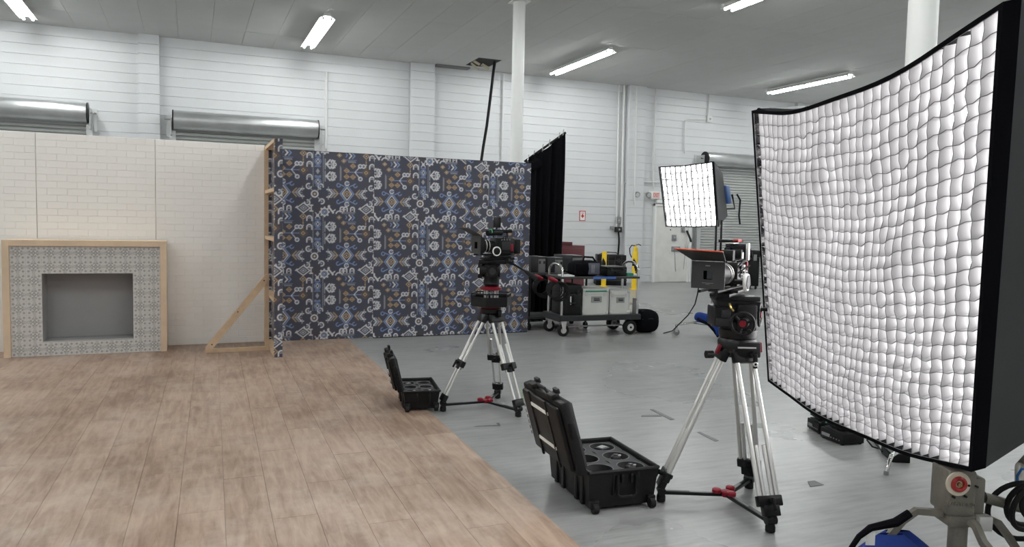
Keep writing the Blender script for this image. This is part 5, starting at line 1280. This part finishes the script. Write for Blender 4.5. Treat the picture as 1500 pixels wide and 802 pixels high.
# coiled cables with red handled ends on the hoop
for k, (u, v, dy, lab) in enumerate(((787, 407, .62, 'black cable coil with red grip hanging at cart back corner'), (808, 410.5, -.02, 'black cable coil with red grip hanging at cart front corner'))):
    p = Pq(u+4, v, dy); pw = fc.l+fc.x*p.x+fc.y*dy
    t = thing('cable_coil', lab, 'cable', (pw.x, pw.y, 0), rzc)
    for q_ in range(4): MB().torus((.02*q_, -.01-.012*q_, p.z-.13-.01*q_), (.2, 1, .12*q_-.2), .11+.008*q_, .012, 26, 6).build('cable_loop', RUBBER, t)
    r0, r1_ = Pq(u-4, v-3, dy-.05), Pq(u+8, v+2, dy-.05); o_ = Vector((p.x, dy, 0))
    MB().path([r0-o_, (r0+r1_)/2-o_, r1_-o_], [.026, .030, .022], 10).build('red_grip', RED, t)
# duffel on floor by the cart
x_0, x_1 = Pq(938, 480).x, Pq(971, 480).x; zb = Pq(950, 456).z; pd = fc.l+fc.x*((x_0+x_1)/2)+fc.y*.22; hw = (x_1-x_0)/2
fb_ = thing('black_sack', 'soft black equipment bag on the floor at the cart end', 'bag', (pd.x, pd.y, 0), rzc)
pillow(MB(), (0, 0, zb*.5), hw, .20, zb*.5).build('bag_body', BLACKF, fb_, ang=85); MB().path([(-hw*.5, -.05, zb*.96), (0, -.06, zb*1.0), (hw*.5, -.05, zb*.94)], .012, 6).build('strap', BLACKF, fb_)
MB().path([(-hw*.7, -.175, zb*.62), (0, -.198, zb*.66), (hw*.7, -.175, zb*.6)], .005, 5).build('zip', DKGREY, fb_)
# second cart behind with grey boxes
y2 = .74
u0x, u1x = Pq(777, 400, y2).x, Pq(862, 400, y2).x; zb2 = Pq(815, 400, y2).z
p = fc.l+fc.x*u0x+fc.y*y2
k2 = thing('utility_cart', 'dark utility cart behind the equipment cart carrying grey boxes', 'cart', (p.x, p.y, 0), rzc); w = u1x-u0x
MB().bx(-.02, w, 0, .55, zb2-.04, zb2, ch=.005).build('top_shelf', CARTB, k2); MB().bx(-.02, w, 0, .55, .16, .20, ch=.005).build('bottom_shelf', CARTB, k2)
for xa in (.0, w-.02):
    for ya in (.02, .53): MB().cyl((xa, ya, .08), (xa, ya, zb2-.03), .016, n=10).build('post', BLACKM, k2); MB().cyl((xa-.02, ya, .05), (xa+.02, ya, .05), .05, n=16).build('caster', RUBBER, k2)
for (ua, ub, vt, lab) in ((778, 799, 376, 'grey box with shade-coloured left half nearest the wallpaper wall end'), (802, 824, 377.5, 'middle grey box with shade-coloured left half on the utility cart'), (824, 853, 374, 'larger grey box with shade-coloured left half behind the camera bag')):
    xa, xb = Pq(ua, 390, y2+.05).x, Pq(ub, 390, y2+.05).x; h = Pq(ua, vt, y2+.05).z-zb2; p = fc.l+fc.x*xa+fc.y*(y2+.05); w = xb-xa
    t = thing('grey_box', lab, 'box', (p.x, p.y, zb2), rzc)
    MB().bx(0, w*.5, 0, .34, 0, h, ch=.006).build('shaded_half', DKGREY, t); MB().bx(w*.5, w, 0, .34, 0, h-.002, ch=.006).build('lit_half', mat('mid grey shell', (.16, .16, .16), .55), t)  # left half coloured darker as the cube's shaded side face
    MB().bx(w*.5, w, -.004, .0, h*.86, h*.96).build('trim_strip', DKGREY, t, smooth=False)
    for k in (.6, .9): MB().bx(w*k-.012, w*k+.012, -.010, 0, h*.55, h*.72).build('latch', DKGREY, t, smooth=False)
# red tool cabinet, black cases behind
Pr = atd(846, 370, 13.0); rc = thing('red_cabinet', 'dark red metal cabinet behind the black curtain edge', 'cabinet', (Pr.x, Pr.y, 0), 0); s_ = 13.0/1110
DRED = mat('dark red metal', (.10, .012, .018), .45); ht = atd(846, 360, 13.0).z
MB().bx(-.32, .14, 0, .5, .06, ht, ch=.006).build('body', DRED, rc); MB().bx(-.32, -.10, 0, .5, ht, ht+.06, ch=.006).build('lid', DRED, rc)
for k in range(4): MB().bx(-.30, .12, -.012, 0, .12+k*.27, .36+k*.27, ch=.004).build('drawer', DRED, rc)
for xa in (-.26, .08): MB().cyl((xa-.02, .1, .035), (xa+.02, .1, .035), .035, n=14).build('caster', RUBBER, rc); MB().cyl((xa-.02, .4, .035), (xa+.02, .4, .035), .035, n=14).build('caster', RUBBER, rc)
Pk = ony(896, 392, 17.2); s_ = 20.0/1110
bt = thing('storage_trunk', 'large black trunk standing on the floor between the bollards and cart', 'trunk', (Pk.x, Pk.y, 0), YAW)
MB().bx(-.40, .40, 0, .6, 0, Pk.z, ch=.012).build('body', BLACKP, bt)
for k in (.3, .7): MB().bx(-.405, .405, -.006, .0, Pk.z*k-.02, Pk.z*k+.02).build('band', DKGREY, bt, smooth=False)
MB().path([(-.06, -.005, Pk.z*.5), (-.06, -.03, Pk.z*.5), (.06, -.03, Pk.z*.5), (.06, -.005, Pk.z*.5)], .01, 8).build('handle', BLACKM, bt)
hc = thing('ribbed_hard_case', 'ribbed black hard case resting on top of the black trunk', 'equipment case', (Pk.x, Pk.y, Pk.z), YAW)
hq = (392-374)*s_
MB().bx(-.37, .37, .03, .5, 0, hq*.55, ch=.012).build('case_body', BLACKP, hc); MB().bx(-.38, .38, .02, .51, hq*.56, hq, ch=.012).build('case_lid', BLACKP, hc)
for k in (-.26, -.09, .09, .26): MB().bx(k-.012, k+.012, .015, .03, .02, hq*.9).build('rib', DKGREY, hc)
for k in (-.17, .18): MB().bx(k-.03, k+.03, .008, .03, hq*.4, hq*.7, ch=.004).build('latch', DKGREY, hc)
MB().path([(-.34, .1, hq), (-.15, .1, hq+.07), (.12, .1, hq+.06), (.18, .1, hq)], .012, 6).build('handle', BLACKM, hc)
# dark gear beyond the front camera
Pg = onz(1094, 424); gq = thing('black_gear_case', 'upright black gear case near the far roll-up door', 'equipment case', (Pg.x, Pg.y, 0), YAW); sg = proj_s = (Pg-CAM).length/1110
MB().bx(-.30, .30, 0, .6, .08, .82, ch=.02).build('body', BLACKP, gq); MB().bx(-.31, .31, -.01, .61, .82, 1.0, ch=.02).build('lid', BLACKP, gq)
for xa in (-.24, .24): MB().cyl((xa-.02, .06, .045), (xa+.02, .06, .045), .045, n=14).build('caster', RUBBER, gq); MB().cyl((xa-.02, .54, .045), (xa+.02, .54, .045), .045, n=14).build('caster', RUBBER, gq)
for k in (-.18, .18): MB().bx(k-.04, k+.04, -.02, 0, .74, .9, ch=.004).build('latch', GREYP, gq)

# ------------------------------------------------------------------ chargers and batteries under the big softbox
def box_on(name, label, cat, pa, pb, D, z0, z1, group=None):
    """front edge from floor pixel pa to pb (at height z0)"""
    A, B = onz(*pa, z0), onz(*pb, z0); rz = math.atan2(B.y-A.y, B.x-A.x); t = thing(name, label, cat, A, rz, group); return t, (B-A).length, z1-z0
GRN = emat('green charge light', (.1, .8, .45), .25)
def charger(label, pa, pb, D, h):
    t, w, h = box_on('battery_charger', label, 'charger', pa, pb, D, 0, h)
    MB().bx(0, w, 0, D, .006, h, ch=.006).build('housing', BLACKP, t); MB().bx(.01, w*.28, -.003, 0, h*.3, h*.62).build('name_plate', GREYP, t, smooth=False)
    for k in range(4): MB().cyl((w*(.35+.14*k), -.001, h*.4), (w*(.35+.14*k), -.004, h*.4), .005, n=8).build('status_lamp', GREYP, t)
    for xa in (.03, w-.03):
        for ya in (.03, D-.03): MB().cyl((xa, ya, 0), (xa, ya, .008), .012, n=10).build('foot', RUBBER, t)
    MB().bx(w*.1, w*.42, D*.2, D*.75, h, h+.008).build('battery_plate', DKGREY, t, smooth=False); MB().bx(w*.56, w*.9, D*.2, D*.75, h, h+.008).build('battery_plate', DKGREY, t, smooth=False)
    for xa in (.22, .32, .66, .76): MB().bx(w*xa, w*xa+.012, D*.3, D*.5, h+.008, h+.02).build('contact_pin', BLACKM, t, smooth=False)
    return t, w, h
def battery(label, t, x0, x1, y0, y1, z, h):
    o = thing('camera_battery', label, 'battery', t.location, t.rotation_euler.z); o.location.z = z
    MB().bx(x0, x1, y0, y1, 0, h, ch=.006).build('pack', BLACKP, o); MB().bx(x0+.01, x1-.01, y0+.01, y1-.01, h, h+.002).build('top_label', DKGREY, o, smooth=False)
    g_ = MB().bx(x0+.012, x0+.026, y0-.003, y0+.001, h*.3, h*.75).build('charge_light', GRN, o, smooth=False); return o
def face_box(label, A, B, D, h):
    """A->B floor points of the face towards the viewer; D depth behind it"""
    rz = math.atan2(B.y-A.y, B.x-A.x); t = thing('battery_charger', label, 'charger', (A.x, A.y, 0), rz); w = (B-A).length
    MB().bx(0, w, 0, D, .006, h, ch=.006).build('housing', BLACKP, t); MB().bx(.02, w*.45, -.003, 0, h*.35, h*.62).build('name_plate', GREYP, t, smooth=False)
    for k in range(4): MB().cyl((w*(.52+.12*k), -.001, h*.4), (w*(.52+.12*k), -.004, h*.4), .005, n=8).build('status_lamp', GREYP, t)
    for xa in (.02, w-.02):
        for ya in (.02, D-.02): MB().cyl((xa, ya, 0), (xa, ya, .008), .012, n=10).build('foot', RUBBER, t)
    for ya in (.08, .55): MB().bx(.02, w-.02, D*ya, D*(ya+.36), h, h+.008).build('battery_plate', DKGREY, t, smooth=False)
    for ya in (.16, .22, .64, .70): MB().bx(w*.35, w*.6, D*ya, D*ya+.008, h+.008, h+.02).build('contact_rail', BLACKM, t, smooth=False)
    return t, w
cA, wA = face_box('black twin battery charger with pale name plate in front of its neighbour', onz(1201, 641), onz(1233, 654), .20, .085)
cB, wB_ = face_box('black twin battery charger behind, closer to the tripod', onz(1182, 627), onz(1199, 637), .20, .085)
battery('black battery on the front charger nearest its name plate', cA, .02, wA-.03, .02, .10, .106, .05)
battery('black battery with green light on the front charger far end', cA, .02, wA-.02, .115, .18, .106, .05)
battery('black battery on the rear charger', cB, .01, wB_-.02, .015, .12, .106, .05)
A = onz(1290, 664); B = onz(1306, 678); rz = math.atan2(B.y-A.y, B.x-A.x)
pw_ = thing('power_supply', 'low black power supply box under the large softbox edge', 'power supply', (A.x, A.y, 0), rz); w = (B-A).length
MB().bx(0, w, 0, .12, 0, .06, ch=.006).build('housing', BLACKP, pw_); MB().bx(.03, w-.05, -.003, 0, .02, .045).build('vent_plate', DKGREY, pw_, smooth=False); MB().bx(.02, w-.02, .03, .09, .06, .064).build('top_plate', DKGREY, pw_, smooth=False)
cable('thin black cable looping between charger and power supply', [fl(1270, 645, .03), fl(1278, 655), fl(1288, 658), fl(1284, 648), fl(1278, 644), fl(1292, 662, .03)], .006)
# bent chrome stand leg poking out
lp = onz(1298, 696); lgz = F((lp.x, lp.y, 0))
cg = thing('bent_chrome_leg', 'bent chrome stand leg poking out under the large softbox', 'light stand', lp, YAW)
zq = lambda u, v, dy: lgz.p(u, v, dy)
MB().path([zq(1298, 695, 0), zq(1303, 675, .0), zq(1306, 668, .02), zq(1312, 664, .06), zq(1322, 661, .14), Vector((.30, .45, .10)), Vector((.42, .62, .014))], .014, 10).build('leg_tube', CHROME, cg)
MB().lathe([(.017, 0), (.017, .02), (.014, .025)], 12).build('end_cap', GREYP, cg)

# ------------------------------------------------------------------ tape marks and scraps on the concrete
TAPE = mat('grey floor tape', (.13, .13, .135), .55, var=.15, scale=20)
def tape(label, pix, m=TAPE):
    pts = [onz(u, v, .001) for u, v in pix]; c = sum(pts, Vector())/len(pts); c.z = 0
    o = MB().slab([p-c for p in pts], .0015, Vector((0, 0, 1))).build('floor_tape', m, smooth=False); o.location = c; return tag(o, label, 'tape')
tape('long tape strip of the T-shaped floor mark', [(952, 600.5), (957, 600), (988, 614.5), (983, 616)])
tape('short tape strip of the T-shaped floor mark', [(939, 611), (940, 609), (968, 608), (969.5, 610.5)])
tape('single tape strip on concrete beside the tripod leg', [(1021, 634), (1025, 633), (1053, 646), (1048, 647.5)])
tape('folded grey tape scrap on concrete near the large softbox', [(1183, 706), (1193, 704.5), (1207, 711), (1187, 714)])
tape('thin tape strip on concrete in front of the farther tripod', [(694, 625.5), (700, 624.5), (732, 623), (733, 624.5)])
tape('tiny curled tape scrap by the spreader of the farther tripod', [(727, 620.5), (731, 620), (733, 623), (730, 624)])
CHALK = mat('pale scuff', (.52, .52, .52), .7)
